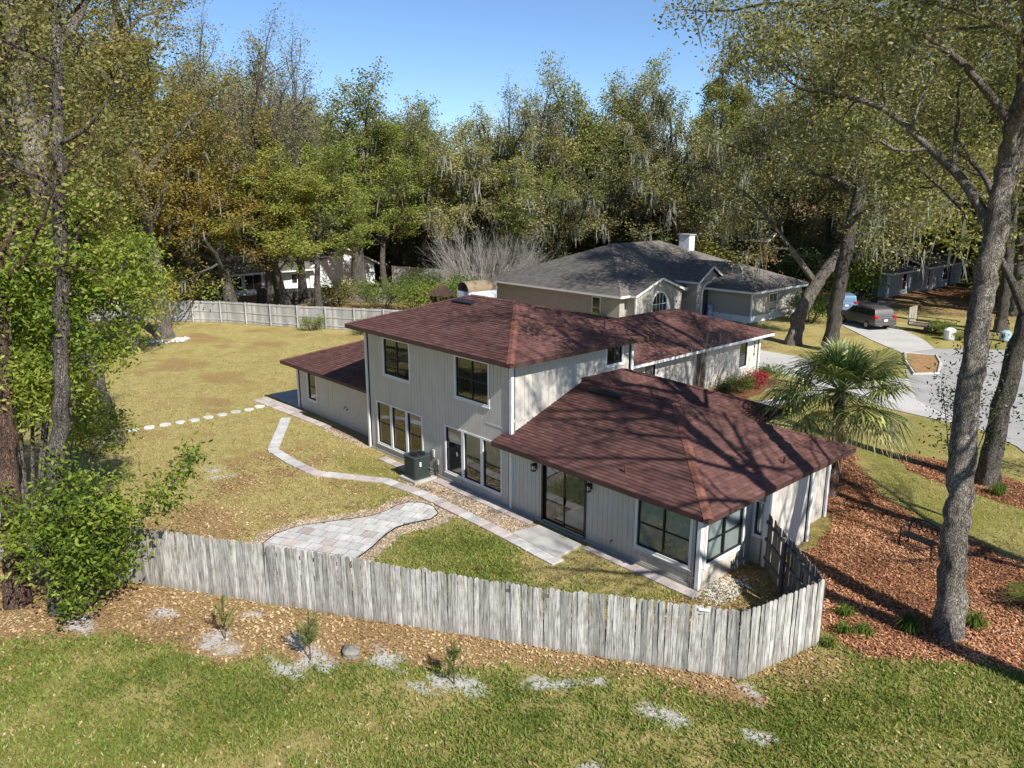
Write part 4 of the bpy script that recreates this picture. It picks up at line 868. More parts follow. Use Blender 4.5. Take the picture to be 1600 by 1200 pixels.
far_fence('tall_fence', [tuple(p) for p in lp], 2.3, 'tall grey stockade fence beside the white house', 'far_wood', -1, .15)

# ------------------------------------------------------------------ neighbouring houses
def simple_window(parent, F, u0, u1, z0, z1, cols=1, rows=2, t=.09, fm='trim', pm='glass_dark'):
    m = MB()
    for a, b, c, d in ((u0 - t, u0, z0 - t, z1 + t), (u1, u1 + t, z0 - t, z1 + t), (u0, u1, z1, z1 + t), (u0, u1, z0 - t, z0)): F.box(m, a, b, .002, .04, c, d)
    for i in range(1, cols): q = u0 + (u1 - u0) * i / cols; F.box(m, q - .02, q + .02, .002, .03, z0, z1)
    for j in range(1, rows): q = z0 + (z1 - z0) * j / rows; F.box(m, u0, u1, .002, .028, q - .02, q + .02)
    w = m.build('window', fm, parent); p = MB(); F.box(p, u0, u1, .001, .012, z0, z1); p.build('pane', pm, w); return w
M['glass_dark'] = plain('dark reflecting glass', (.02, .022, .024), .06, .2, spec=.8)
def solid(parent, x0, x1, y0, y1, z1, mat, name='wall', z0=0): return MB().box(x0, x1, y0, y1, z0, z1).build(name, mat, parent)
G = thing('grey_house', (-14, 40, 0), 'grey one-storey house with grey hipped roof and arched entry', 'house')
zE = 2.72
for b in ((-27.4, -11.9, 31.1, 38.8), (-27.4, -12.6, 38.8, 53.9), (-12.6, -6.1, 41.3, 49.8)): solid(G, *b, 2.66, 'grey_wall')
def hip(parent, x0, x1, y0, y1, z, slope, ends, mat, axis, seed, label=None, fascia='trim', course=.2, tab=.4, caps_=False, deck='roof_deck'):
    """hip/gable roof; axis of ridge 'x' or 'y'; ends=(hip at low end, hip at high end)"""
    if axis == 'y':
        hw = (x1 - x0) / 2; xm = (x0 + x1) / 2; zt = z + slope * hw; ra, rb = y0 + (hw if ends[0] else 0), y1 - (hw if ends[1] else 0); A, B = (xm, ra, zt), (xm, rb, zt)
        f = [[(x1, y0, z), (x1, y1, z), B, A], [(x0, y1, z), (x0, y0, z), A, B]]
        if ends[0]: f.append([(x0, y0, z), (x1, y0, z), A])
        if ends[1]: f.append([(x1, y1, z), (x0, y1, z), B])
    else:
        hw = (y1 - y0) / 2; ym = (y0 + y1) / 2; zt = z + slope * hw; ra, rb = x0 + (hw if ends[0] else 0), x1 - (hw if ends[1] else 0); A, B = (ra, ym, zt), (rb, ym, zt)
        f = [[(x0, y0, z), (x1, y0, z), B, A], [(x1, y1, z), (x0, y1, z), A, B]]
        if ends[0]: f.append([(x0, y1, z), (x0, y0, z), A])
        if ends[1]: f.append([(x1, y0, z), (x1, y1, z), B])
    ev = [((x0, y0, z), (x1, y0, z)), ((x1, y0, z), (x1, y1, z)), ((x1, y1, z), (x0, y1, z)), ((x0, y1, z), (x0, y0, z))]
    if axis == 'x' and not ends[1]: ev[1] = ((x1, y0, z), B); ev.append((B, (x1, y1, z)))
    if axis == 'x' and not ends[0]: ev[3] = ((x0, y0, z), A); ev.append((A, (x0, y1, z)))
    if axis == 'y' and not ends[0]: ev[0] = ((x0, y0, z), A); ev.append((A, (x1, y0, z)))
    return roof(parent, f, ev, (), mat, mat if deck is None else deck, fascia, label=label, seed=seed, fh=.18, course=course, tab=tab)
hip(G, -28, -11.3, 30.5, 54.5, zE, .40, (1, 1), 'shingle_grey', 'y', 100, 'main grey shingle hip')
hip(G, -20, -5.5, 40.7, 50.4, zE, .38, (0, 1), 'shingle_grey', 'x', 110, 'grey shingle hip over the garage')
hip(G, -19, -10.6, 31.6, 38.4, zE + .02, .36, (0, 0), 'shingle_grey', 'x', 120, 'front gable roof')
hip(G, -18, -10.0, 39.3, 43.5, zE + .55, .62, (0, 0), 'shingle_grey', 'x', 130, 'entry gable roof')
MB().add([(-10.9, 31.9, 0), (-10.9, 38.1, 0), (-10.9, 38.1, zE), (-10.9, 35.0, zE + 1.12), (-10.9, 31.9, zE), (-12.0, 31.9, 0), (-12.0, 38.1, 0), (-12.0, 38.1, zE), (-12.0, 35.0, zE + 1.12), (-12.0, 31.9, zE)],
         [(0, 1, 2, 3, 4), (9, 8, 7, 6, 5), (0, 5, 6, 1), (1, 6, 7, 2), (4, 9, 5, 0), (2, 7, 8, 3), (3, 8, 9, 4)]).build('gable_wall', 'grey_wall', G)
def arch(parent, F, um, r, z0, zs, name='arched_window', surround='trim', fill='glass_dark', t=.18, mull=True):
    m = MB(); n = 12
    for i in range(n):
        a, b = math.pi * i / n, math.pi * (i + 1) / n; P = []
        for rad, ang in ((r, a), (r + t, a), (r + t, b), (r, b)):
            for d in (.002, .06): c = F.p0 + F.e * (um + rad * math.cos(ang)) + F.n * d; P.append((c[0], c[1], zs + rad * math.sin(ang)))
        m.add(P, [(1, 3, 5, 7), (6, 4, 2, 0), (0, 2, 3, 1), (2, 4, 5, 3), (4, 6, 7, 5), (6, 0, 1, 7)])
    for s in (-1, 1): F.box(m, um + s * (r + t / 2) - t / 2, um + s * (r + t / 2) + t / 2, .002, .06, z0, zs)
    if mull:
        F.box(m, um - .025, um + .025, .013, .04, z0, zs + r); F.box(m, um - r, um + r, .014, .038, zs - .03, zs + .03)
        for s in (-1, 1):
            for q in (.45,): F.box(m, um + s * r * q - .02, um + s * r * q + .02, .013, .036, z0, zs + r * .85)
    w = m.build(name, surround, parent); p = MB(); V = []; pl = [(um + r, z0)] + [(um + r * math.cos(math.pi * i / n), zs + r * math.sin(math.pi * i / n)) for i in range(n + 1)] + [(um - r, z0)]
    for d in (.001, .012):
        for u, z in pl: c = F.p0 + F.e * u + F.n * d; V.append((c[0], c[1], z))
    k = len(pl); p.add(V, [tuple(range(k))[::-1], tuple(range(k, 2 * k))] + [(i, (i + 1) % k, k + (i + 1) % k, k + i) for i in range(k)]); p.build('pane', fill, w); return w
FG = Face((-10.9, 31.9), (-10.9, 38.1)); arch(G, FG, 3.1, .95, 0.7, 1.75)
solid(G, -16, -10.4, 39.6, 43.2, zE + .5, 'grey_wall', 'entry_tower')
MB().add([(-10.4, 39.5, zE + .45), (-10.4, 43.3, zE + .45), (-10.4, 41.4, zE + 1.66), (-12.4, 39.5, zE + .45), (-12.4, 43.3, zE + .45), (-12.4, 41.4, zE + 1.66)], [(0, 1, 2), (5, 4, 3), (0, 3, 4, 1), (1, 4, 5, 2), (2, 5, 3, 0)]).build('gable_wall', 'grey_wall', G)
FE = Face((-10.4, 39.6), (-10.4, 43.2)); arch(G, FE, 1.8, .95, 0.0, 2.05, 'arched_entry', 'trim', plain('shaded entry', (.07, .065, .06), .8), .22, False)  # no glass here: a flat dark fill paints the shade inside the arch
FGa = Face((-12.6, 41.3), (-6.1, 41.3)); FGb = Face((-6.1, 41.3), (-6.1, 49.8)); FGl = Face((-27.4, 31.1), (-11.9, 31.1))
simple_window(G, FGa, .5, 1.2, .7, 2.2); simple_window(G, FGb, 2.9, 4.1, .8, 2.2, 2, 2); simple_window(G, FGl, 12.6, 13.4, .6, 2.3)
bm = MB(); FGa.box(bm, 0, 6.52, .002, .06, 0, .55); FGb.box(bm, -.02, 8.5, .002, .06, 0, .55); bm.build('plinth', 'white_wall', G)
for (x, y) in ((-6.05, 41.25), (-10.85, 31.85)): MB().box(x - .06, x + .06, y - .06, y + .06, 0.55 if y > 40 else 0, 2.62).build('downpipe', 'trim', G)
gc = solid(G, -18.4, -17.2, 47.8, 48.7, 6.6, 'white_wall', 'chimney', 4.8); MB().box(-18.5, -17.1, 47.7, 48.8, 6.6, 6.68).build('chimney_cap', 'far_wood', gc)
tag(MB().tube([(-9.9, 41.0, 0), (-9.9, 41.0, .35), (-9.9, 41.0, .8), (-9.9, 41.0, 1.15), (-9.9, 41.0, 1.3)], [.24, .3, .2, .26, .05], 10).build('garden_urn', plain('blue white glaze', (.3, .42, .62), .3, .6, 6)), 'blue and white ornament standing in the arched entry', 'ornament')

WH = thing('white_house', (-52, 26, 0), 'white gabled house behind the trees left of the roof', 'house')
solid(WH, -60, -51.2, 24.6, 33.0, 2.5, 'white_wall'); solid(WH, -58, -51.6, 14, 24.6, 2.4, 'white_wall')
MB().add([(-51.2, 24.6, 2.5), (-51.2, 33.0, 2.5), (-51.2, 28.8, 4.5), (-52.2, 24.6, 2.5), (-52.2, 33.0, 2.5), (-52.2, 28.8, 4.5)], [(0, 1, 2), (5, 4, 3), (0, 3, 4, 1), (1, 4, 5, 2), (2, 5, 3, 0)]).build('gable_wall', 'white_wall', WH)
hip(WH, -60.5, -50.7, 24.1, 33.5, 2.5, .46, (0, 0), 'shingle_grey', 'x', 200, course=.25, tab=.5); hip(WH, -58.6, -50.4, 13.4, 25, 2.45, .38, (1, 0), 'shingle_grey', 'y', 210, course=.25, tab=.5)
FW = Face((-51.6, 14), (-51.6, 24.6)); FW2 = Face((-51.2, 24.6), (-51.2, 33.0))
for u in (1.0, 3.2, 5.4): simple_window(WH, FW, u, u + 1.8, .6, 2.1, 2, 1)
dw = MB(); FW.box(dw, 8.3, 9.4, .002, .06, 0.02, 2.1); dd = dw.build('door', 'white_wall', WH); dp = MB(); FW.box(dp, 8.55, 9.15, .061, .07, .9, 1.9); dp.build('pane', 'glass_dark', dd)
BH = thing('blue_grey_house', (-8, 70, 0), 'blue-grey low house across the street behind the parked cars', 'house')
solid(BH, -14, -5.0, 66, 72.4, 2.6, 'blue_wall'); solid(BH, -12, -4.6, 74, 86, 2.7, 'blue_wall'); solid(BH, -12, -6, 72.4, 74, 2.5, 'blue_wall')
hip(BH, -15, -4.2, 65.2, 73.2, 2.6, .34, (1, 1), 'shingle_grey', 'x', 220, course=.3, tab=.6); hip(BH, -13, -3.8, 73.4, 86.6, 2.7, .4, (0, 1), 'shingle_grey', 'y', 230, course=.3, tab=.6)
FB1 = Face((-5.0, 66), (-5.0, 72.4)); simple_window(BH, FB1, 3.6, 4.6, .5, 2.2); FB2 = Face((-4.6, 74), (-4.6, 86)); simple_window(BH, FB2, 1.5, 3.2, .5, 2.3, 2, 2); simple_window(BH, FB2, 6, 7.4, .8, 2.2, 2, 2)
FB3 = Face((-14, 66), (-5, 66)); gd = MB(); FB3.box(gd, 2.2, 7.4, .002, .03, 0.02, 2.2); gd.build('garage_opening', 'interior', BH)
MB().box(-5.1, -4.9, 65.9, 66.1, 0, 2.55).build('downpipe', 'trim', BH)
bp = MB().box(-4.6, -4.3, 76.0, 76.3, 0, 2.6).build('porch_post', 'trim', BH)
RH = thing('distant_grey_house', (-76, 50, 0), 'distant house roof glimpsed between trees above the white gable', 'house')
solid(RH, -84, -70, 44, 54, 2.6, 'white_wall'); hip(RH, -85, -69, 43, 55, 2.6, .42, (1, 1), 'shingle_grey', 'x', 240, course=.4, tab=.8)
simple_window(RH, Face((-70, 44), (-70, 54)), 3, 5, .8, 2.1, 2, 1)
DH = thing('distant_dark_house', (-38, 84, 0), 'distant house with blue-grey roof behind the grey chimney', 'house')
solid(DH, -46, -32, 78, 88, 2.7, 'blue_wall'); hip(DH, -47, -31, 77, 89, 2.7, .55, (1, 1), 'shingle_grey', 'x', 250, course=.4, tab=.8); simple_window(DH, Face((-32, 78), (-32, 88)), 3, 5, .8, 2.1, 2, 1)
# raised playhouse
PH = thing('playhouse', (-26.5, 77.5, 0), 'small brown wooden raised playhouse with grey roof behind the grey house', 'playhouse')
mw = plain('cedar boards', (.25, .125, .06), .8, .25, 3)
for x in (-28.2, -24.8):
    for y in (76, 79): MB().box(x - .09, x + .09, y - .09, y + .09, 0, 4.6).build('post', mw, PH)
MB().box(-28.4, -24.6, 75.8, 79.2, 1.9, 2.05).build('platform', mw, PH)
rw = MB()
for k in range(12): rw.box(-28.2 + k * .3, -28.2 + k * .3 + .1, 75.9, 75.96, 2.05, 2.9)
for k in range(10): rw.box(-24.75, -24.69, 76 + k * .3, 76 + k * .3 + .1, 2.05, 2.9)
rw.box(-28.2, -24.8, 75.86, 75.98, 2.9, 3.0).box(-24.8, -24.68, 76, 79, 2.9, 3.0); rw.build('railing', mw, PH, kind='stuff')
solid(PH, -28.1, -25.6, 76.6, 79, 4.3, mw, 'wall', 2.05); hip(PH, -28.8, -24.4, 75.5, 79.6, 4.5, .5, (0, 0), 'shingle_grey', 'x', 260, course=.3, tab=.5)
MB().bar((-24.4, 77, 2.0), (-21.8, 75.6, .1), .5, .06).build('ramp', mw, PH)
# garden arbour seen over the ridge
AR = thing('garden_arbour', (-15.5, 24.5, 0), 'small brown lattice garden arbour just left of the chimney', 'arbour')
for dx in (-.7, .7):
    for dy in (-.5, .5): MB().box(-15.5 + dx - .06, -15.5 + dx + .06, 24.5 + dy - .06, 24.5 + dy + .06, 0, 2.5).build('post', M['bark_red'], AR)
lt = MB()
for k in range(9): lt.box(-16.25, -16.22, 24.0 + k * .12, 24.03 + k * .12, .2, 2.4).box(-16.2 + k * .16, -16.17 + k * .16, 25.02, 25.05, .2, 2.4)
for k in range(8): lt.box(-16.24, -16.21, 24, 25, .3 + k * .28, .34 + k * .28)
lt.build('lattice', M['bark_red'], AR, kind='stuff')
MB().add([(-16.5, 23.7, 2.5), (-14.5, 23.7, 2.5), (-14.5, 25.3, 2.5), (-16.5, 25.3, 2.5), (-15.5, 24.5, 3.5), (-15.5, 24.5, 3.49)], [(0, 1, 4), (1, 2, 4), (2, 3, 4), (3, 0, 4), (3, 2, 1, 0)]).build('peaked_top', M['bark_red'], AR)

AR.location = (-23.0, 21.5, 0); AR.rotation_euler = (0, 0, 0.5)
# ------------------------------------------------------------------ vehicles
def car(name, loc, rz, label, paint, profile, length, width, roofline, glass_top, tails='wrap', plate=True):
    """body lofted across the width from a side profile (x forward, z up), greenhouse narrower than the body"""
    root = thing(name, loc, label, 'car', None, rz)
    def loft(prof, ws, nm, mt, par=root):
        n = len(prof); V = []; secs = [(-1, .0), (-.93, .035), (.93, .035), (1, .0)]
        for s, pad in secs:
            for (x, z), w in zip(prof, ws): V.append((x * (1 - .0), s * w / 2, z))
        F = []
        for k in range(3):
            for i in range(n): F.append((k * n + i, k * n + (i + 1) % n, (k + 1) * n + (i + 1) % n, (k + 1) * n + i))
        F += [tuple(range(n))[::-1], tuple(range(3 * n, 4 * n))]
        o = MB().add(V, F).build(nm, mt, par, False, .03, True); return o
    body = loft(profile, [width * (1 if z < .95 else .97) for x, z in profile], 'body', paint)
    cab = loft(roofline, [width * np.interp(z, [.9, 1.75], [.96, .78]) for x, z in roofline], 'cabin', paint)
    gl = M['glass_dark']
    # side windows and rear window as panels just proud of the cabin
    zs0, zs1 = glass_top
    for s in (-1, 1):
        xs = [(-length * .44, -length * .22), (-length * .205, -length * .03), (-length * .015, length * .16)]
        for (xa, xb) in xs:
            w0 = width * np.interp(zs0, [.9, 1.75], [.96, .78]) / 2 + .012; w1 = width * np.interp(zs1, [.9, 1.75], [.96, .78]) / 2 + .012
            sl = .10 if xa < -length * .4 else 0; sr = .22 if xb > length * .1 else 0
            MB().add([(xa, s * w0, zs0), (xb, s * w0, zs0), (xb - sr, s * w1, zs1), (xa + sl, s * w1, zs1), (xa, s * (w0 - .02), zs0), (xb, s * (w0 - .02), zs0), (xb - sr, s * (w1 - .02), zs1), (xa + sl, s * (w1 - .02), zs1)],
                     [(0, 1, 2, 3), (7, 6, 5, 4), (0, 4, 5, 1), (1, 5, 6, 2), (2, 6, 7, 3), (3, 7, 4, 0)]).build('side_window', gl, root, False)
    xr0 = min(x for x, z in roofline); rb = [p for p in roofline if p[0] < -length * .3]
    (xa, za), (xb, zb) = min(rb, key=lambda p: p[1]), max(rb, key=lambda p: p[1])
    def rearpt(z): return xa + (xb - xa) * (z - za) / (zb - za) - .014
    z0, z1 = za + .12, zb - .10; w = width * .40
    MB().add([(rearpt(z0), -w, z0), (rearpt(z0), w, z0), (rearpt(z1), w * .9, z1), (rearpt(z1), -w * .9, z1), (rearpt(z0) + .02, -w, z0), (rearpt(z0) + .02, w, z0), (rearpt(z1) + .02, w * .9, z1), (rearpt(z1) + .02, -w * .9, z1)],
             [(3, 2, 1, 0), (4, 5, 6, 7), (0, 1, 5, 4), (1, 2, 6, 5), (2, 3, 7, 6), (3, 0, 4, 7)]).build('rear_window', gl, root, False)
    xt = min(x for x, z in profile)
    tl = bpy.data.materials.get('tail lamp red') or plain('tail lamp red', (.45, .015, .012), .25, .1)
    for s in (-1, 1): MB().box(xt - .012, xt + .35, s * width * .5 - (.30 if s > 0 else -.0) , s * width * .5 + (.012 if s > 0 else .30), .95, 1.17).box(xt - .014, xt + .1, s * width * .5 - (.28 if s > 0 else -.02), s * width * .5 + (-.02 if s > 0 else .28), .97, 1.15).build('tail_lamp', tl, root, False, .02)
    if plate: MB().box(xt - .03, xt - .005, -.17, .17, .72, .88).build('licence_plate', 'trim', root, False)
    MB().box(xt - .06, xt + .25, -width * .49, width * .49, .38, .62).build('rear_bumper', paint, root, False, .04)
    MB().box(xt - .02, xt + .05, -.35, .35, .93, .96).build('chrome_strip', plain('chrome', (.6, .6, .6), .2, .05, metal=1.0), root, False)
    for sx in (-.305, .30):
        for s in (-1, 1):
            y = s * (width / 2 - .09); c = sx * length
            wh = MB().tube([(c, y - .12, .34), (c, y - .1, .34), (c, y + .1, .34), (c, y + .12, .34)], [.29, .34, .34, .29], 18).build('wheel', plain('tyre', (.02, .02, .02), .8), root, False)
            hub = MB().tube([(c, y + s * .121, .34), (c, y + s * .128, .34)], .21, 14)
            for q in range(5): a = q * 1.2566; hub.bar((c, y + s * .125, .34), (c + .2 * math.cos(a), y + s * .125, .34 + .2 * math.sin(a)), .05, .03)
            hub.build('rim', plain('alloy', (.4, .4, .41), .3, .05, metal=.9), wh, False)
    return root
taupe = plain('taupe metallic paint', (.115, .105, .098), .32, .03, metal=.3); blue = plain('light blue metallic paint', (.15, .24, .35), .32, .03, metal=.25)
prof = [(-2.55, .40), (2.45, .36), (2.55, .60), (2.42, .82), (1.55, 1.02), (.9, 1.08), (-2.3, 1.12), (-2.52, 1.05), (-2.58, .80)]
rl = [(-2.50, 1.05), (1.35, 1.03), (.55, 1.60), (-.2, 1.74), (-1.7, 1.74), (-2.22, 1.66)]
D_ = math.atan2(51.5 - 45.2, -3.8 - 1.5)
car('minivan', (0.85, 47.5, 0.02), R(150), 'taupe grey minivan parked on the driveway with red tail lamps', taupe, prof, 5.15, 1.98, rl, (1.12, 1.60))
prof2 = [(-2.3, .42), (2.2, .40), (2.32, .66), (2.2, .92), (1.3, 1.06), (.9, 1.1), (-2.15, 1.12), (-2.3, 1.05), (-2.35, .8)]
rl2 = [(-2.28, 1.05), (1.2, 1.05), (.45, 1.62), (-.3, 1.72), (-1.8, 1.72), (-2.12, 1.65)]
car('blue_car', (-4.2, 53.8, 0.02), R(128), 'light blue car parked ahead of the grey minivan', blue, prof2, 4.6, 1.86, rl2, (1.14, 1.58))
# utility trailer with load
TR = thing('utility_trailer', (5.6, 48.2, 0), 'utility trailer with upright tan ramp and garden waste by the street', 'trailer')
MB().box(4.4, 7.4, 47.4, 49.0, .45, .55).build('bed', 'rail', TR)
for k in range(3): MB().box(4.30, 4.36, 47.4 + k * .54, 47.4 + k * .54 + .46, .5, 1.9).build('ramp_board', plain('tan board', (.32, .28, .2), .8, .2), TR)
fr = MB()
for z in (.75, 1.0): fr.box(4.4, 7.4, 47.37, 47.4, z, z + .05).box(4.4, 7.4, 49.0, 49.03, z, z + .05)
for x in (4.4, 5.9, 7.36): fr.box(x, x + .04, 47.36, 47.4, .5, 1.05).box(x, x + .04, 49, 49.04, .5, 1.05)
fr.build('side_rails', 'black_metal', TR)
for y in (47.3, 49.1): MB().tube([(5.9, y - .09, .3), (5.9, y + .09, .3)], .3, 16).build('wheel', 'black_metal', TR)
MB().bar((7.4, 48.2, .5), (8.5, 48.2, .45), .08).build('drawbar', 'black_metal', TR)
def tank(x, y, mat, s, name, label):
    n = 12; o = MB().tube([(x, y, 0), (x, y, .1 * s), (x, y, .75 * s), (x, y, .9 * s)], [.36 * s, .42 * s, .42 * s, .2 * s], n).build(name, mat, smooth=False); return tag(o, label, 'bin')
tank(8.0, 45.9, 'white_wall', 1.0, 'white_bin', 'round white bin on the ground beside the trailer')
tank(9.3, 47.6, plain('teal plastic', (.12, .27, .27), .4), 1.0, 'teal_bin', 'teal bin at the street edge right of the trailer')
tank(11.0, 48.4, plain('pale blue plastic', (.32, .42, .46), .4), .9, 'pale_bin', 'pale blue bin farthest right of the trailer')

# ------------------------------------------------------------------ small garden things
BN = thing('garden_bench', (20.35, 7.4, 0), 'black wrought iron garden bench half hidden by the trunk', 'bench', rz=0)
bx, by, bz = 20.4, 7.35, R(-15)
e = np.array([math.cos(bz), math.sin(bz), 0]); f_ = np.array([-math.sin(bz), math.cos(bz), 0]); c0 = np.array([bx, by, 0]); zz = np.array([0, 0, 1.0])
for k in range(4): MB().bar(c0 - e * .55 + f_ * (.1 * k - .2) + zz * .4, c0 + e * .55 + f_ * (.1 * k - .2) + zz * .4, .07, .03).build('slat', 'black_metal', BN)
for s in (-1, 1):
    MB().tube([c0 + e * .55 * s - f_ * .22, c0 + e * .55 * s - f_ * .22 + zz * .62, c0 + e * .55 * s + f_ * .1 + zz * .64, c0 + e * .55 * s + f_ * .2 + zz * .5], .032, 6).build('arm', 'black_metal', BN)
    MB().tube([c0 + e * .55 * s + f_ * .22, c0 + e * .55 * s + f_ * .2 + zz * .4, c0 + e * .55 * s + f_ * .28 + zz * .82], .032, 6).build('leg', 'black_metal', BN)
sc_ = MB().tube([c0 - e * .55 + f_ * .28 + zz * .82, c0 + f_ * .29 + zz * .9, c0 + e * .55 + f_ * .28 + zz * .82], .032, 6)
for k in range(6):
    q = c0 + e * (-.45 + k * .18) + f_ * .26 + zz * .66; sc_.tube([q + (e * math.cos(t) * .085 + zz * math.sin(t) * .14) for t in np.linspace(0, 6.2832, 13)], .016, 5, False)
sc_.build('scrolled_back', 'black_metal', BN)
def rock_mesh(name, rx, ry, rz_, seed):
    import bmesh
    bm = bmesh.new(); bmesh.ops.create_icosphere(bm, subdivisions=2, radius=1); r = np.random.default_rng(seed); ph = r.uniform(0, 6, 6)
    for v in bm.verts:
        k = 1 + .13 * math.sin(3 * v.co.x + ph[0]) + .12 * math.sin(4 * v.co.y + ph[1]) + .1 * math.sin(5 * v.co.z + ph[2]); v.co = Vector((v.co.x * rx * k, v.co.y * ry * k, max(v.co.z, -.35) * rz_ * k))
    me = bpy.data.meshes.new(name); bm.to_mesh(me); bm.free(); return me
o = link('garden_rock', rock_mesh('garden_rock', .30, .24, .17, 3), 'rock'); o.location = (13.2, -8.95, .03); tag(o, 'low brown grey rock in the leaf litter between two seedlings', 'rock')
rms = [rock_mesh('white_rock', .20, .17, .14, 20 + k) for k in range(4)]
for m_ in rms: m_.materials.append(M['white_pebble'])
for k in range(22):
    a = rr.uniform(-1.5, 1.3); d = rr.uniform(.8, 1.9); o = bpy.data.objects.new('white_rock', rms[k % 4]); COL.objects.link(o)
    o.location = (-32.6 + 1.0 + d * math.cos(a) * .8, 2.2 + d * math.sin(a), .05); o.rotation_euler = (0, 0, rr.uniform(0, 6)); s = rr.uniform(.6, 1.2); o.scale = (s, s, s)
    tag(o, 'white rock in the heap at the foot of the far lawn tree', 'rock', 'white rocks heaped round the far lawn tree')
# ------------------------------------------------------------------ trees
def unit(v): return v / (np.linalg.norm(v) + 1e-9)
class Tree:
    """branches grown recursively; V/F collect the wood, anchors collect where leaves sit"""
    def __init__(s, seed): s.r = np.random.default_rng(seed); s.V = []; s.F = []; s.n = 0; s.anch = []; s.limb = []
    def path(s, pts, rad, sides):
        V, F = tube_np(pts, rad, sides); s.V.append(V); s.F.append(F + s.n); s.n += len(V)
    def branch(s, p, d, L, r, lvl, P):
        R_ = s.r; n = P['seg'][lvl]; pts = [p]; d = unit(d); wob = P['wob'][lvl]; up = P['up'][lvl]
        for i in range(n):
            d = unit(d + R_.normal(0, wob, 3) + np.array([0, 0, up])); p = p + d * L / n; pts.append(p)
        pts = np.array(pts); rad = r * np.linspace(1, P['tip'][lvl], n + 1)
        s.sprout(pts, rad, L, lvl, P)
    def sprout(s, pts, rad, L, lvl, P, draw=True, flare=0):
        R_ = s.r; n = len(pts) - 1
        if flare: rad = rad.copy(); rad[0] *= flare; rad[1] *= 1 + (flare - 1) * .25
        if draw and rad[0] > P.get('minr', 0): s.path(pts, rad, P['sides'][lvl])
        if lvl == P['levels']:
            for t in np.linspace(.25, 1, P['per']): x = t * n; i = min(int(x), n - 1); s.anch.append(pts[i] + (pts[i + 1] - pts[i]) * (x - i))
            return
        if lvl >= 1:
            x = .85 * n; i = min(int(x), n - 1); s.limb.append(pts[i])
        nb = P['nb'][lvl]; k = int(nb + (R_.random() < nb % 1)); t0 = P['t0'][lvl]; az = R_.uniform(0, 6.28)
        for j in range(k):
            t = t0 + (1 - t0) * ((j + R_.uniform(.2, .8)) / k); x = t * n; i = min(int(x), n - 1)
            b = pts[i] + (pts[i + 1] - pts[i]) * (x - i); dd = unit(pts[i + 1] - pts[i]); rr_ = rad[i] + (rad[i + 1] - rad[i]) * (x - i)
            az += 2.4 + R_.normal(0, .4); q = unit(np.cross(dd, [.3, .5, .81])); q2 = np.cross(dd, q); a = R(P['ang'][lvl] + R_.normal(0, 9))
            nd = dd * math.cos(a) + (q * math.cos(az) + q2 * math.sin(az)) * math.sin(a)
            LL = L * P['len'][lvl] * R_.uniform(.75, 1.2) * (1 - P['sh'][lvl] * (t - t0) / (1 - t0 + 1e-6))
            s.branch(b, nd, LL, min(rr_ * P['rad'][lvl], rr_), lvl + 1, P)
        # the leader carries on as a thinner branch
        if lvl > 0 or P.get('lead0', True): s.branch(pts[-1], unit(pts[-1] - pts[-2]), L * P['len'][lvl] * .8, rad[-1], lvl + 1, P)
    def wood(s, name): return mesh_np(name, np.concatenate(s.V), np.concatenate(s.F), True)
def leaf_mesh(name, A, per, spread, size, seed, droop=0.0, flat=.6, aspect=.46, keep=None):
    r = np.random.default_rng(seed); A = np.asarray(A); n = len(A) * per
    C_ = np.repeat(A, per, 0) + r.normal(0, 1, (n, 3)) * np.array([spread, spread, spread * .7])
    if keep is not None: C_ = C_[keep(C_)]; n = len(C_)
    d = r.normal(0, 1, (n, 3)); d[:, 2] = d[:, 2] * flat - droop; d /= np.linalg.norm(d, axis=1)[:, None]
    u = r.normal(0, 1, (n, 3)); u[:, 2] *= .6; e = np.cross(d, u); e /= np.linalg.norm(e, axis=1)[:, None] + 1e-9
    s_ = (size * r.uniform(.6, 1.4, n))[:, None]
    V = np.stack([C_ - d * s_ * .5, C_ + e * s_ * aspect * .5 - d * s_ * .08, C_ + d * s_ * .5, C_ - e * s_ * aspect * .5 - d * s_ * .08], 1).reshape(-1, 3)
    return mesh_np(name, V, np.arange(4 * n).reshape(n, 4))
def moss_mesh(name, A, seed, n, lo=.5, hi=1.6, w=.10):
    r = np.random.default_rng(seed); A = np.asarray(A); P = A[r.integers(0, len(A), n)] + r.normal(0, .25, (n, 3)); L = r.uniform(lo, hi, n); a = r.uniform(0, 6.28, n); V = []; F = []
    d = np.stack([np.cos(a), np.sin(a), np.zeros(n)], 1); sway = r.normal(0, .06, (n, 3)); sway[:, 2] = 0
    rows = []
    for t, ww in ((0, .5), (.35, 1), (.7, .7), (1, .08)):
        c = P - np.array([0, 0, 1.0]) * (L * t)[:, None] + sway * (t * 3) * L[:, None]
        wid = (w * ww * r.uniform(.5, 1.3, n))[:, None]; rows.append(np.stack([c - d * wid, c + d * wid], 1))
    V = np.stack(rows, 1).reshape(-1, 3); base = np.arange(n)[:, None, None] * 8
    F = (base + np.array([(0, 1, 3, 2), (2, 3, 5, 4), (4, 5, 7, 6)])[None]).reshape(-1, 4)
    return mesh_np(name, V, F)
OAK = dict(levels=3, seg=[6, 7, 5, 4], wob=[.08, .17, .2, .22], up=[.05, .05, .03, .02], tip=[.62, .3, .3, .3], sides=[9, 6, 4, 3], nb=[5.5, 6.5, 5], t0=[.45, .22, .2], ang=[52, 48, 45], len=[.95, .55, .5], sh=[.25, .45, .4], rad=[.62, .55, .5], per=4, minr=.012)
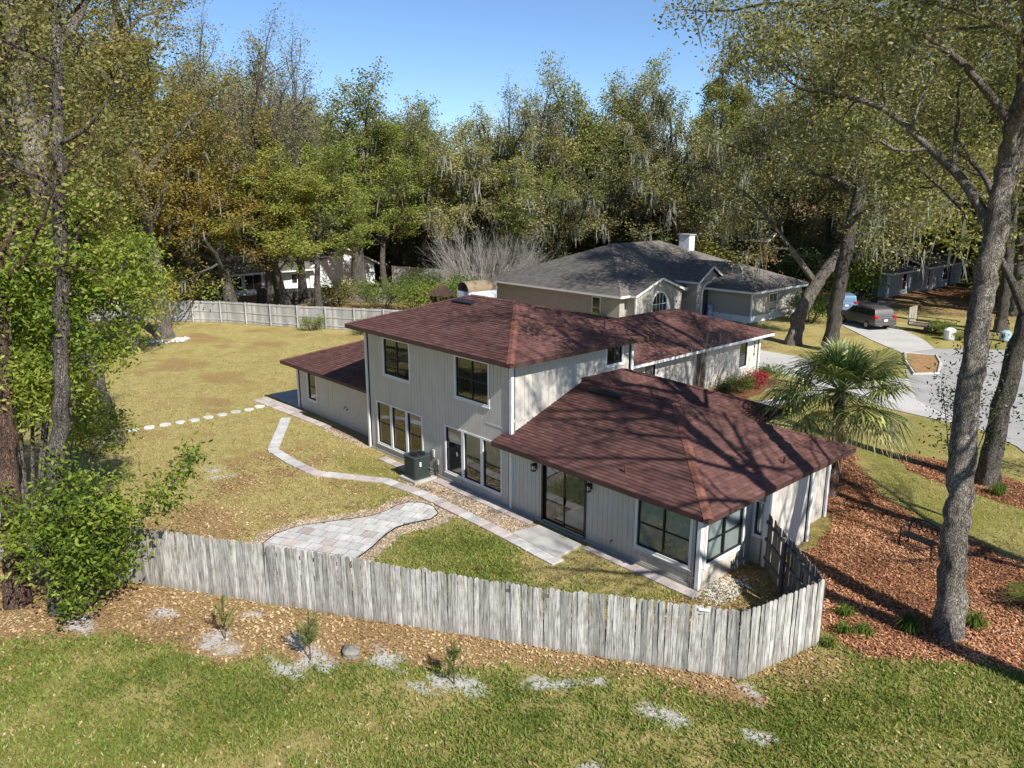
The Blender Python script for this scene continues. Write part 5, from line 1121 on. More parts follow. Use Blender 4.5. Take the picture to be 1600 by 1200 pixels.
TALL = dict(levels=3, seg=[8, 6, 5, 4], wob=[.05, .14, .2, .22], up=[.06, .09, .05, .03], tip=[.35, .3, .3, .3], sides=[9, 5, 4, 3], nb=[12, 5.5, 4.5], t0=[.36, .25, .2], ang=[50, 45, 45], len=[.38, .5, .5], sh=[.5, .4, .4], rad=[.45, .5, .5], per=4, minr=.012)
BARE = dict(levels=4, seg=[7, 6, 5, 4, 3], wob=[.05, .11, .15, .18, .2], up=[.05, .10, .09, .08, .06], tip=[.5, .3, .3, .3, .3], sides=[8, 5, 4, 3, 3], nb=[7, 6, 5, 3], t0=[.42, .25, .2, .2], ang=[34, 36, 38, 40], len=[.6, .55, .5, .5], sh=[.35, .4, .4, .3], rad=[.55, .55, .5, .55], per=3, minr=0)
PROTO = {}
def proto(kind, seed, P, H, r0, trunkH, nleaf, spread, size, moss=0, flat=.6, per=None, droop=0.0):
    t = Tree(seed); n = P['seg'][0]; pts = [np.zeros(3)]; d = np.array([t.r.normal(0, .06), t.r.normal(0, .06), 1.0])
    for i in range(n): d = unit(d + t.r.normal(0, P['wob'][0], 3) * np.array([1, 1, .2]) + np.array([0, 0, .15])); pts.append(pts[-1] + d * trunkH / n)
    pts = np.array(pts); pts[0, 2] = -.25; t.sprout(pts, r0 * np.linspace(1, P['tip'][0], n + 1), trunkH, 0, P, flare=1.45)
    A = np.array(t.anch); top = A[:, 2].max() + spread; k = H / top
    w = t.wood(kind + '_trunk'); w.transform(Matrix.Scale(k, 4)); A = A * k
    rsel = np.random.default_rng(seed); pr = max(1, round(nleaf / len(A))); parts = [('trunk', w)]
    if nleaf: parts.append(('crown', leaf_mesh(kind + '_crown', A, pr, spread, size, seed, droop, flat)))
    if moss: parts.append(('hanging_moss', moss_mesh(kind + '_moss', np.array(t.limb) * k, seed, moss, .5, 1.9, .07)))
    PROTO.setdefault(kind, []).append((H, parts)); return A
OAKB = dict(OAK, nb=[7, 7, 6], minr=.008, lead0=False, sh=[.1, .45, .4])
for sd in (1, 2, 3): proto('mossy', 40 + sd, OAKB, 18, .48, 7.5, 30000, .36, .21, 1500)
for sd in (1, 2): proto('oak', 50 + sd, OAKB, 18, .5, 6.8, 32000, .34, .21, 300)
for sd in (1, 2): proto('tall', 60 + sd, dict(TALL, nb=[15, 6, 5], sh=[.22, .4, .4], lead0=False), 22, .40, 19, 30000, .32, .21)
for sd in (1, 2): proto('thin', 70 + sd, BARE, 22, .40, 12, 9000, .34, .16)
proto('pine', 80, dict(TALL, nb=[16, 5, 4], t0=[.58, .3, .3], ang=[62, 40, 40], len=[.22, .5, .5]), 24, .34, 22, 20000, .38, .24)
KINDS = {'mossy': ('mossy', 'leaf_mossy', 'grey-olive moss-hung oak in the far woods', 'oak tree'), 'oak': ('oak', 'leaf_oak', 'dark olive spreading oak in the far woods', 'oak tree'),
         'gold': ('tall', 'leaf_gold', 'tall golden-olive tree in the far woods', 'tree'), 'grey': ('thin', 'leaf_grey', 'thin brown-grey winter tree in the far woods', 'tree'),
         'lime': ('tall', 'leaf_lime', 'yellow-green leafy tree at the woods edge', 'tree'), 'bare': ('thin', 'leaf_grey', 'tall nearly bare tree standing above the far woods', 'tree'),
         'amber': ('oak', 'leaf_amber', 'amber-leaved tree behind the back fence', 'tree'), 'pine': ('pine', 'leaf_oak', 'tall slim pine rising above the far woods', 'pine tree')}
TREES = [(-44.2, -3.0, 25.6, 'gold'), (-43.6, 3.6, 26.1, 'gold'), (-39.6, 9.2, 27.2, 'bare'), (-38.6, 14.0, 26.6, 'bare'), (-42.7, 19.2, 26.7, 'grey'), (-41.1, 8.1, 18.5, 'amber'), (-38.2, 10.0, 14.4, 'amber'), (-37.2, 14.6, 16.6, 'lime'), (-35.0, 16.8, 15.3, 'lime'), (-45.1, 27.2, 23.3, 'oak'), (-54.5, 38.5, 23.6, 'oak'), (-46.0, 36.7, 20.3, 'grey'), (-44.6, 41.8, 22.0, 'mossy'), (-44.4, 38.8, 17.0, 'mossy'), (-44.5, 30.1, 17.9, 'lime'), (-39.1, 49.4, 26.1, 'bare'), (-45.5, 50.0, 25.6, 'bare'), (-41.3, 44.1, 17.4, 'lime'), (-35.9, 44.1, 13.4, 'lime'), (-36.4, 56.1, 26.7, 'oak'), (-34.0, 47.4, 18.2, 'mossy'), (-31.2, 56.6, 23.9, 'grey'), (-28.8, 58.4, 23.4, 'mossy'), (-31.6, 53.6, 17.7, 'mossy'), (-25.8, 58.1, 18.3, 'mossy'), (-33.1, 75.0, 29.5, 'pine'), (-14.1, 75.3, 32.0, 'gold'), (-10.9, 82.1, 31.8, 'mossy'), (-5.1, 82.1, 31.5, 'gold'), (0.0, 82.6, 31.4, 'oak'), (7.8, 70.2, 28.1, 'mossy'), (-11.9, 82.8, 21.6, 'mossy'), (-6.7, 82.6, 18.5, 'lime'), (-1.2, 82.3, 22.7, 'mossy'), (-44.0, -8.2, 25.2, 'oak'), (-45.8, -6.3, 25.0, 'amber'), (-49.5, 1.0, 25.2, 'oak'), (-62.8, 12.5, 27.5, 'mossy'), (-62.1, 33.8, 22.1, 'oak'), (7.6, 62.9, 23.2, 'oak'), (-61.3, -2.8, 21.0, 'mossy'), (-98.6, 28.0, 33.0, 'oak'), (-67.6, 27.0, 23.2, 'mossy'), (-108.6, 8.0, 28.7, 'lime'), (-56.9, 52.0, 16.5, 'mossy'), (-65.5, 61.0, 13.0, 'oak'), (-77.4, -0.1, 24.8, 'grey'), (-84.3, 32.2, 27.1, 'mossy'), (-40.3, 62.7, 24.4, 'oak'), (2.2, 98.2, 26.0, 'mossy'), (-58.3, -7.6, 20.6, 'gold'), (-104.3, 74.4, 16.6, 'mossy'), (-63.6, 40.7, 20.7, 'mossy'), (-102.3, 60.8, 17.4, 'lime'), (-52.5, 9.9, 21.2, 'oak'), (-111.5, 55.8, 24.9, 'lime'), (-30.3, 67.6, 19.0, 'grey'), (-6.6, 115.2, 26.1, 'oak'), (5.1, 88.8, 24.8, 'mossy'), (-88.8, 59.7, 17.2, 'mossy'), (-78.6, -6.9, 29.3, 'mossy'), (-120.7, 15.3, 29.5, 'oak'), (-67.8, -5.0, 24.5, 'mossy'), (-26.1, 126.4, 28.3, 'grey'), (-75.2, 17.2, 27.8, 'grey'), (-13.8, 101.3, 32.7, 'oak'), (-36.2, 69.2, 18.0, 'grey'), (-94.9, 71.2, 21.5, 'oak'), (-46.0, 59.4, 19.2, 'mossy'), (-56.1, 86.9, 22.0, 'grey'), (-19.3, 81.2, 26.0, 'gold'), (-128.9, 6.0, 32.4, 'grey'), (8.7, 79.8, 21.5, 'mossy'), (-43.8, 128.7, 29.2, 'gold'), (-53.1, 46.7, 15.9, 'mossy'), (-72.7, 86.6, 23.3, 'mossy'), (-32.8, 62.7, 18.5, 'mossy'), (-71.7, 2.3, 26.5, 'mossy'), (-60.0, 5.5, 26.4, 'gold'), (-38.6, 101.4, 27.6, 'gold'), (-62.7, 23.0, 27.4, 'oak'), (-65.9, 17.6, 22.8, 'lime'), (-71.4, 13.2, 22.4, 'gold'), (-17.7, 119.5, 29.6, 'mossy'), (-0.3, 90.4, 29.9, 'oak'), (-30.5, 91.0, 28.0, 'mossy'), (-24.0, 92.5, 30.0, 'oak'), (-36.5, 93.0, 27.0, 'mossy')]
made = {}
rt = random.Random(12)
NAMES = {'mossy': 'mossy_oak_tree', 'oak': 'oak_tree', 'gold': 'golden_tree', 'grey': 'winter_tree', 'lime': 'leafy_tree', 'bare': 'bare_tree', 'amber': 'amber_tree', 'pine': 'pine_tree'}
def plant(name, parts, Hp, loc, h, rz, leafmat, bark, label=None, cat='tree', group=None, wide=1.0):
    root = thing(name, loc, label, cat, group, rz); s = h / Hp; root.scale = (s * wide, s * wide, s)
    for nm, me in parts:
        o = bpy.data.objects.new(nm, me); COL.objects.link(o); o.parent = root
        if not me.materials: me.materials.append(M['bark_far'])
        o.material_slots[0].link = 'OBJECT'; o.material_slots[0].material = M[bark if nm == 'trunk' else 'moss' if nm == 'hanging_moss' else leafmat]
        if nm == 'hanging_moss': o['kind'] = 'stuff'
    return root
for k, (x, y, h, kind) in enumerate(TREES):
    pk, lm, lab, cat = KINDS[kind]; Hp, parts = PROTO[pk][k % len(PROTO[pk])]
    o = plant(NAMES[kind], parts, Hp, (x, y, 0), h, rt.uniform(0, 6.28), lm, 'bark_far', None, cat, 'trees of the far woods', rt.uniform(.9, 1.15) * min(1.25, max(.8, 21 / h)))
    made.setdefault(kind, []).append(o)
for kind, os_ in made.items():
    os_.sort(key=across)
    for i, o in enumerate(os_): o['label'] = KINDS[kind][2] + ((', %s of its kind from the left' % ORD[i]) if len(os_) > 1 else '')
# understorey: leafy shrubs closing the woods floor
def shrub_parts(nm, seed, h, w, nleaf, size, stems=6):
    r = np.random.default_rng(seed); t = Tree(seed); P = dict(levels=2, seg=[3, 3, 3], wob=[.12, .2, .2], up=[.1, .05, .05], tip=[.5, .4, .4], sides=[4, 3, 3], nb=[5, 3], t0=[.3, .3], ang=[40, 45], len=[.55, .5], sh=[.2, .3], rad=[.5, .5], per=3, minr=.004)
    for k in range(stems):
        a = r.uniform(0, 6.28); t.branch(np.array([math.cos(a), math.sin(a), -.05]) * .12, np.array([math.cos(a) * w / h * .6, math.sin(a) * w / h * .6, 1.0]), h * .62, .03 * h / 1.5, 0, P)
    A = np.array(t.anch); return [('stems', t.wood(nm + '_stems')), ('foliage', leaf_mesh(nm + '_foliage', A, max(1, nleaf // len(A)), .16 * h, size, seed, 0, .7))]
SHR = [(3.0, shrub_parts('thicket', s_, 3.0, 2.6, 5200, .17)) for s_ in (301, 302)]
def shrub(loc, h, mat, label, name='shrub', group=None, protos=None, cat='shrub', bark='bark_far', wide=1.0):
    Hp, parts = (protos or SHR)[rt.randrange(len(protos or SHR))]; root = thing(name, (loc[0], loc[1], 0), label, cat, group, rt.uniform(0, 6.28)); s = h / Hp; root.scale = (s * wide, s * wide, s)
    for nm, me in parts:
        o = bpy.data.objects.new(nm, me); COL.objects.link(o); o.parent = root
        if not me.materials: me.materials.append(M['bark_far'])
        o.material_slots[0].link = 'OBJECT'; o.material_slots[0].material = M[bark if nm == 'stems' else mat]
    return root
UND = []
ru = random.Random(5)
tries = 0
while len(UND) < 74 and tries < 3000:
    tries += 1; a = ru.uniform(R(-83), R(-13)); d = ru.uniform(72, 118); x, y = 28.4 + d * math.sin(a), -17.4 + d * math.cos(a)
    bad = any(x0 - 2.5 < x < x1 + 2.5 and y0 - 2.5 < y < y1 + 2.5 for x0, x1, y0, y1 in ((-28, -5, 30, 55), (-61, -45, 12, 35), (-14, 40, 20, 62), (-15, 2, 62, 87), (-31, -20, 72, 82), (-85, -66, 42, 56), (-47, -30, 76, 90), (-42, -28, 24, 42)))
    fyy = float(np.interp(x, [p[0] for p in FARF], [p[1] for p in FARF]))
    w_ = np.array([x - 28.4, y + 17.4]); a_ = float(w_ @ np.array([-0.5007, 0.8656])); bad = bad or (a_ < 107.6 and abs(float(w_ @ np.array([0.8656, 0.5007]))) < 4.5)
    if bad or (x > -46 and y < fyy + 2.5 and x < -10): continue
    UND.append((x, y))
und = [shrub(p, ru.uniform(3.0, 6.5), ru.choice(['leaf_mossy', 'leaf_oak', 'leaf_oak', 'leaf_lime', 'leaf_grey']), None, 'thicket_shrub', 'thicket shrubs on the woods floor', wide=ru.uniform(1.0, 1.5)) for p in UND]
und.sort(key=across)
for i, o in enumerate(und): o['label'] = 'thicket shrub under the far trees, %s from the %s end' % ((ORD[i], 'left') if i < 37 else (ORD[len(und) - 1 - i], 'right'))

FB_ = []
while len(FB_) < 40:
    a = R(-84 + 72 * (len(FB_) + ru.uniform(.1, .9)) / 40); d = ru.uniform(118, 150); FB_.append(shrub((28.4 + d * math.sin(a), -17.4 + d * math.cos(a)), ru.uniform(6, 9.5), ru.choice(['leaf_mossy', 'leaf_oak', 'leaf_grey', 'leaf_oak']), None, 'tall_thicket', 'tall thickets at the back of the woods', wide=ru.uniform(1.1, 1.6)))
FB_.sort(key=across)
for i, o in enumerate(FB_): o['label'] = 'tall olive thicket at the very back of the woods, %s from the %s end' % ((ORD[i], 'left') if i < 20 else (ORD[39 - i], 'right'))

def hero(name, label, trunk, r0, P, seed, leafmat, bark, nleaf, spread, size, H_children=None, extra=None, moss=0, flare=1.4, aspect=.48, keep=None, flat=.6, cat='tree', L=None, sub=None, droop=0.0, mossd=(.5, 1.8, .055)):
    """a tree with its own trunk line (world coordinates); extra: explicit limbs [(pts, r0, r1)] that sprout too"""
    t = Tree(seed); T = np.array(trunk, float); base = T[0].copy()
    # smooth the trunk line
    d = np.r_[0, np.cumsum(np.linalg.norm(np.diff(T, axis=0), axis=1))]; q = np.linspace(0, d[-1], max(12, len(T) * 9))
    T = np.stack([np.interp(q, d, T[:, i]) for i in range(3)], 1)
    for _ in range(3): T[1:-1] = (T[:-2] + 2 * T[1:-1] + T[2:]) / 4
    T[1:-1] += t.r.normal(0, .03, T[1:-1].shape); T[0, 2] -= .25
    zz_ = np.linspace(0, d[-1], len(T)); rad_ = r0 * np.linspace(1, P['tip'][0], len(T)) * (1 + .028 * t.r.normal(0, 1, len(T))) * (1 + (flare - 1) * np.exp(-zz_ / .55))
    t.sprout(T, rad_, L or d[-1], 0, P)
    # root flare, ridges and knots pushed into the trunk surface
    V0 = t.V[0]; ns = P['sides'][0]; ang_ = np.tile(np.arange(ns) / ns * 6.2832, len(T)); cen = np.repeat(T, ns, 0); hgt = np.repeat(zz_, ns)
    k_ = 1 + .10 * np.sin(ang_ * 5 + hgt * .4) * np.exp(-hgt / .7) + .045 * np.sin(ang_ * 3 + hgt * 1.7) + .04 * t.r.normal(0, 1, len(V0))
    t.V[0] = cen + (V0 - cen) * k_[:, None]
    for pts, ra, rb, LL in (extra or []):
        p = np.array(pts, float); dd = np.r_[0, np.cumsum(np.linalg.norm(np.diff(p, axis=0), axis=1))]; q = np.linspace(0, dd[-1], max(6, len(p) * 3)); p = np.stack([np.interp(q, dd, p[:, i]) for i in range(3)], 1)
        for _ in range(2): p[1:-1] = (p[:-2] + 2 * p[1:-1] + p[2:]) / 4
        t.sprout(p, np.linspace(ra, rb, len(p)), LL, 1, P)
    root = thing(name, tuple(base), label, cat)
    w = t.wood(name + '_trunk'); link('trunk', w, bark, root)
    A = np.array(t.anch)
    if nleaf: link('crown', leaf_mesh(name + '_crown', A, max(1, round(nleaf / len(A))), spread, size, seed, droop, flat, aspect, keep), leafmat, root)
    if moss: link('hanging_moss', moss_mesh(name + '_moss', np.array(t.limb + t.anch[::5]), seed, moss, *mossd), 'moss', root)['kind'] = 'stuff'
    return root, t
# right foreground oak: leaning trunk, big limb to the left, canopy high and mostly outside the frame
HO = dict(OAK, levels=3, nb=[5, 6, 5], t0=[.62, .25, .2], len=[.42, .5, .5], per=4, sides=[22, 8, 5, 3], seg=[6, 8, 6, 4], minr=.006)
hero('foreground_oak_tree', 'large grey-barked oak with leaning trunk in the right foreground', [(22.8, 2.8, 0), (22.65, 3.1, 1.5), (22.2, 3.9, 5.0), (21.9, 4.7, 7.6), (21.75, 5.4, 10.2), (21.7, 5.9, 12.0), (21.8, 6.3, 15), (22.2, 6.6, 18)], .335, HO, 501, 'leaf_mossy', 'bark_grey', 60000, .36, .12, flare=1.25,
     extra=[([(21.75, 5.4, 9.9), (20.9, 5.6, 11.3), (19.9, 5.6, 12.1), (18.6, 5.6, 13.3), (16.6, 5.8, 13.9)], .15, .05, 6.5), ([(21.7, 6.0, 12.6), (20.3, 5.0, 14.6), (18.0, 4.4, 15.8), (15.5, 4.0, 16.2)], .12, .04, 7.0), ([(22.0, 6.3, 15.2), (20.4, 7.4, 17.0), (18.0, 8.2, 18.2)], .11, .04, 6.0), ([(22.0, 6.3, 14.5), (21.0, 3.6, 15.2), (19.0, 1.6, 15.6)], .10, .04, 6.0), ([(21.75, 5.5, 10.6), (20.6, 7.6, 11.6), (18.8, 9.2, 12.6)], .10, .04, 5.0)], moss=160, mossd=(.3, .9, .04))
# its darker companion behind
hero('dark_oak_tree', 'dark-trunked oak standing just behind the foreground oak', [(19.9, 15.3, 0), (19.95, 15.4, 3), (20.15, 15.7, 6.0), (20.7, 16.1, 9.5), (21.2, 16.4, 14), (21.6, 16.5, 18)], .36, dict(HO, nb=[6, 5, 4]), 502, 'leaf_oak', 'bark_dark', 26000, .45, .17,
     extra=[([(20.2, 15.7, 6.5), (19.4, 15.0, 8.6), (17.4, 14.4, 11.0), (15.6, 14.2, 12.4)], .16, .05, 5.5)], moss=120)
# leaning mid oak hung with moss, twin trunk beside it
hero('leaning_oak_tree', 'leaning moss-draped oak over the neighbouring driveway', [(0.9, 35.6, 0), (1.0, 36.0, 2.2), (1.5, 37.4, 4.6), (2.6, 39.2, 7.4), (2.9, 39.6, 10), (2.0, 39.0, 14), (0.8, 38.4, 18)], .52, dict(OAK, nb=[8, 7, 5], t0=[.4, .2, .2], len=[.5, .52, .5], minr=.01), 503, 'leaf_mossy', 'bark_grey', 56000, .55, .19,
     extra=[([(1.4, 37.2, 4.4), (-.6, 36.2, 7.2), (-3.0, 35.6, 10.2), (-6.5, 34.8, 12.6)], .24, .07, 8.0), ([(2.6, 39.2, 7.4), (5.0, 38.6, 9.8), (7.5, 37.5, 11.5)], .2, .06, 7.0)], moss=1300, mossd=(.5, 1.9, .055))
hero('straight_oak_tree', 'straight-trunked oak just right of the leaning oak', [(3.9, 35.2, 0), (4.0, 35.3, 4), (4.2, 35.6, 8), (4.6, 36, 12), (5.2, 36.4, 17)], .50, dict(OAK, nb=[8, 6, 5], t0=[.48, .2, .2], len=[.42, .52, .5], minr=.01), 504, 'leaf_mossy', 'bark_dark', 34000, .55, .20, moss=700, mossd=(.5, 1.9, .055))
hero('street_oak_tree', 'moss-hung oak over the street beyond the parked minivan', [(9.5, 52.5, 0), (9.4, 52.6, 4), (9.0, 53, 8), (8.8, 53.5, 15)], .45, dict(OAK, nb=[8, 6, 5], t0=[.6, .2, .2], len=[.55, .52, .5], minr=.01), 505, 'leaf_gold', 'bark_dark', 34000, .6, .22, moss=700, mossd=(.5, 1.9, .06))
hero('roadside_oak_tree', 'small olive oak in front of the blue-grey house', [(-4.4, 61.5, 0), (-4.3, 61.6, 2.5), (-4.4, 61.4, 5.5), (-4.6, 61.2, 8)], .24, dict(OAK, nb=[6, 6, 5], t0=[.45, .2, .2], len=[.6, .52, .5], minr=.01), 506, 'leaf_gold', 'bark_dark', 9000, .5, .22, moss=120)
# winter oak just right of the picture: its branches shade the low roof and the tall side wall
hero('side_winter_oak_tree', 'thin-leaved winter oak right of the frame shading the roofs', [(31.0, 1.55, 0), (30.8, 1.5, 4), (30.2, 1.1, 9), (29.8, 0.8, 14), (29.6, 0.6, 20)], .36, dict(BARE, levels=3, nb=[16, 7, 5], t0=[.46, .2, .15], ang=[54, 46, 42], len=[.30, .55, .5], minr=.01), 507, 'leaf_mossy', 'bark_grey', 6500, .26, .12)
hero('side_lawn_oak_tree', 'second winter oak right of the frame shading the side lawn', [(36.5, 7.3, 0), (36.3, 7.3, 5), (36, 7.2, 10), (35.6, 7.4, 16), (35.4, 7.6, 21)], .36, dict(BARE, levels=3, nb=[12, 6, 5], t0=[.40, .22, .2], ang=[54, 46, 42], len=[.32, .55, .5], minr=.01), 508, 'leaf_mossy', 'bark_grey', 7000, .30, .14)
# left group
LT = dict(TALL, nb=[9, 5, 4], t0=[.30, .2, .2], len=[.26, .55, .5], ang=[62, 48, 45], sides=[14, 6, 4, 3], minr=.006, per=4)
hero('grey_trunk_tree', 'thick grey-trunked tree on the dry lawn left of the stepping stones', [(-8.35, -8.4, 0), (-8.7, -8.7, 3), (-9.4, -9.0, 6), (-10.2, -9.2, 10), (-10.9, -9.3, 14), (-11.2, -9.2, 19), (-11.0, -9.0, 24)], .52, dict(OAK, nb=[9, 6, 5], t0=[.42, .2, .2], len=[.34, .52, .5], minr=.01, sides=[14, 6, 4, 3]), 511, 'leaf_gold', 'bark_grey', 26000, .5, .17, moss=150)
hero('left_front_tree', 'slim tall grey tree with bright green leaves beside the left fence end', [(6.15, -13.7, 0), (6.1, -13.6, 2), (5.6, -13.0, 5), (5.0, -12.4, 8), (4.6, -12.0, 11), (4.0, -11.5, 14), (3.4, -11.0, 18)], .25, dict(LT, nb=[7, 5, 4], t0=[.6, .2, .2], len=[.22, .5, .5]), 512, 'leaf_gold', 'bark_dark', 10000, .35, .12)
hero('reddish_trunk_tree', 'reddish-barked tree trunk at the left edge of the picture', [(4.95, -14.5, 0), (4.7, -14.3, 2.5), (4.1, -13.9, 5), (3.6, -13.6, 8), (3.2, -13.4, 11), (2.6, -13.0, 16)], .27, dict(LT, t0=[.5, .2, .2]), 513, 'leaf_gold', 'bark_red', 10000, .4, .13)
hero('far_lawn_tree', 'big grey-trunked tree ringed by white rocks at the far lawn edge', [(-32.9, 2.4, 0), (-33.0, 2.4, 3), (-33.4, 2.3, 6), (-33.8, 2.2, 10), (-34.2, 2, 15), (-34.2, 1.8, 20)], .60, dict(OAK, nb=[9, 6, 5], t0=[.3, .2, .2], len=[.42, .52, .5], minr=.012), 514, 'leaf_amber', 'bark_grey', 30000, .55, .21)
hero('left_back_tree', 'tall winter tree behind the left trunks on the dry lawn', [(-14.5, -13.5, 0), (-14.6, -13.4, 4), (-15, -13, 9), (-15.2, -12.6, 14), (-15.4, -12.2, 20)], .42, dict(BARE, t0=[.3, .25, .2, .2]), 515, 'leaf_gold', 'bark_grey', 9000, .4, .16)
hero('left_rear_tree', 'brown-leaved tree far left beyond the stepping stones', [(-24, -8.5, 0), (-24.2, -8.4, 4), (-24.6, -8, 9), (-24.6, -7.6, 14), (-24.5, -7.2, 19)], .40, dict(OAK, nb=[9, 6, 5], t0=[.35, .2, .2], len=[.42, .52, .5], minr=.012), 516, 'leaf_gold', 'bark_far', 26000, .55, .19)
# bright green young trees in front of the left trunks: leaf masses on light stems
def spray(name, label, base, tips, seed, nleaf, size, bark='bark_pale', leafmat='leaf_bright', sp=.30):
    t = Tree(seed); root = thing(name, (*base, 0), label, 'tree')
    P = dict(levels=3, seg=[5, 5, 4, 3], wob=[.1, .2, .22, .25], up=[.05, .0, .0, .0], tip=[.5, .35, .35, .4], sides=[7, 5, 4, 3], nb=[0, 8, 4], t0=[.3, .25, .2], ang=[45, 55, 50], len=[.5, .42, .5], sh=[.3, .3, .3], rad=[.6, .5, .5], per=4, minr=.004)
    b = np.array([*base, -.1])
    for tip, L, r0 in tips:
        tip = np.array(tip, float); mid = (b + tip) / 2 + np.array([0, 0, .12 * np.linalg.norm(tip - b)]); q = np.linspace(0, 1, 8)[:, None]
        p = (1 - q) ** 2 * b + 2 * q * (1 - q) * mid + q ** 2 * tip; t.sprout(p, np.linspace(r0, r0 * .4, 8), L, 1, dict(P, t0=[.3, .45, .2]))
    link('trunk', t.wood(name + '_trunk'), bark, root); A = np.array(t.anch)
    link('crown', leaf_mesh(name + '_crown', A, max(1, round(nleaf / len(A))), sp, size, seed, .45, .7, .42), leafmat, root); return root
spray('bright_sapling', 'bright green leafy sapling in front of the left fence end', (6.6, -13.2), [((7.2, -12.7, 2.0), 2.4, .04), ((6.9, -13.0, 1.7), 2.4, .04), ((6.4, -14.0, 2.4), 2.4, .04), ((7.0, -12.9, 3.2), 2.4, .05), ((6.0, -13.3, 3.4), 2.4, .05), ((5.2, -14.4, 2.6), 2.4, .04), ((7.7, -12.7, 3.4), 2.4, .04), ((7.2, -13.3, 1.0), 2.2, .04), ((8.4, -10.9, 3.9), 1.8, .035)], 601, 9500, .15, 'bark_grey', sp=.2)
spray('bright_young_tree', 'bright green young tree with high leaf sprays left of the lawn', (2.4, -13.6), [((3.0, -12.4, 9.4), 3.2, .07), ((4.6, -11.6, 10.2), 3.0, .07), ((2.0, -13.4, 10.0), 3.0, .07), ((4.4, -12.2, 8.6), 2.6, .06), ((1.6, -13.0, 8.0), 2.6, .06), ((5.3, -10.9, 8.9), 2.6, .06), ((3.6, -13.4, 8.0), 2.6, .06)], 602, 24000, .155, 'bark_grey', sp=.3)
spray('lawn_edge_sapling', 'bright green branch spray hanging over the dry lawn', (-3.0, -11.5), [((-.5, -10.0, 3.0), 2.0, .04), ((-2.0, -10.6, 4.0), 2.2, .05), ((-4.4, -10.0, 2.2), 2.0, .04), ((-3.5, -11, 4.6), 2.2, .04)], 603, 4600, .15, 'bark_grey', sp=.22)
spray('far_green_tree', 'bright green leafy tree in front of the back fence', (-27.5, -1.5), [((-27, -.5, 6.0), 4.0, .1), ((-28.5, -2.2, 7.2), 4.0, .1), ((-26.2, -2.0, 8.0), 4.0, .1), ((-27.8, -.8, 9.0), 4.0, .1), ((-26.0, -.2, 4.6), 3.4, .08)], 604, 12000, .2, 'bark_grey', 'leaf_lime', .4)
spray('thin_sapling', 'thin dark-leaved sapling just left of the foreground oak trunk', (20.2, 10.8), [((19.9, 11.2, 5.6), 2.6, .035), ((20.6, 10.6, 6.2), 2.6, .035), ((19.4, 10.6, 4.4), 2.2, .03), ((20.9, 11.2, 4.2), 2.2, .03)], 605, 1500, .12, 'bark_dark', 'leaf_dark', .25)
spray('roadside_sapling', 'twiggy olive sapling at the street edge right of the foreground oak', (24.5, 17.5), [((24.2, 17.2, 4.6), 2.6, .04), ((25, 18, 5.4), 2.6, .04), ((23.6, 18.2, 3.6), 2.2, .03), ((25.4, 17, 3.8), 2.2, .03)], 606, 1300, .12, 'bark_dark', 'leaf_gold', .25)
# bare crape myrtles
CM = dict(levels=3, seg=[5, 4, 3, 2], wob=[.06, .1, .12, .15], up=[.06, .08, .06, .05], tip=[.45, .4, .4, .4], sides=[4, 3, 3, 3], nb=[5, 5, 4], t0=[.35, .2, .2], ang=[22, 26, 30], len=[.5, .5, .55], sh=[.2, .2, .2], rad=[.6, .6, .6], per=2, minr=0)
def crape(name, label, loc, h, stems, lean, r0, seed, rep=1.0):
    t = Tree(seed); root = thing(name, (*loc, 0), label, 'shrub')
    for k in range(stems):
        a = 6.283 * k / stems + t.r.normal(0, .2); l = lean * math.sqrt(t.r.random()) * 1.1
        t.branch(np.array([loc[0] + .25 * math.cos(a), loc[1] + .25 * math.sin(a), -.05]), np.array([l * math.cos(a), l * math.sin(a), 1.0]), h * .62 * t.r.uniform(.8, 1.1), r0, 0, CM)
    link('stems', t.wood(name), 'bark_pale', root); return root
crape('bare_crape_myrtle', 'wide pale leafless crape myrtle behind the chimney', (-31.4, 33.5), 8.8, 46, 1.9, .07, 701)
crape('small_bare_shrub', 'thin leafless shrub against the garage wing wall', (5.6, 17.2), 4.2, 8, .5, .022, 702)
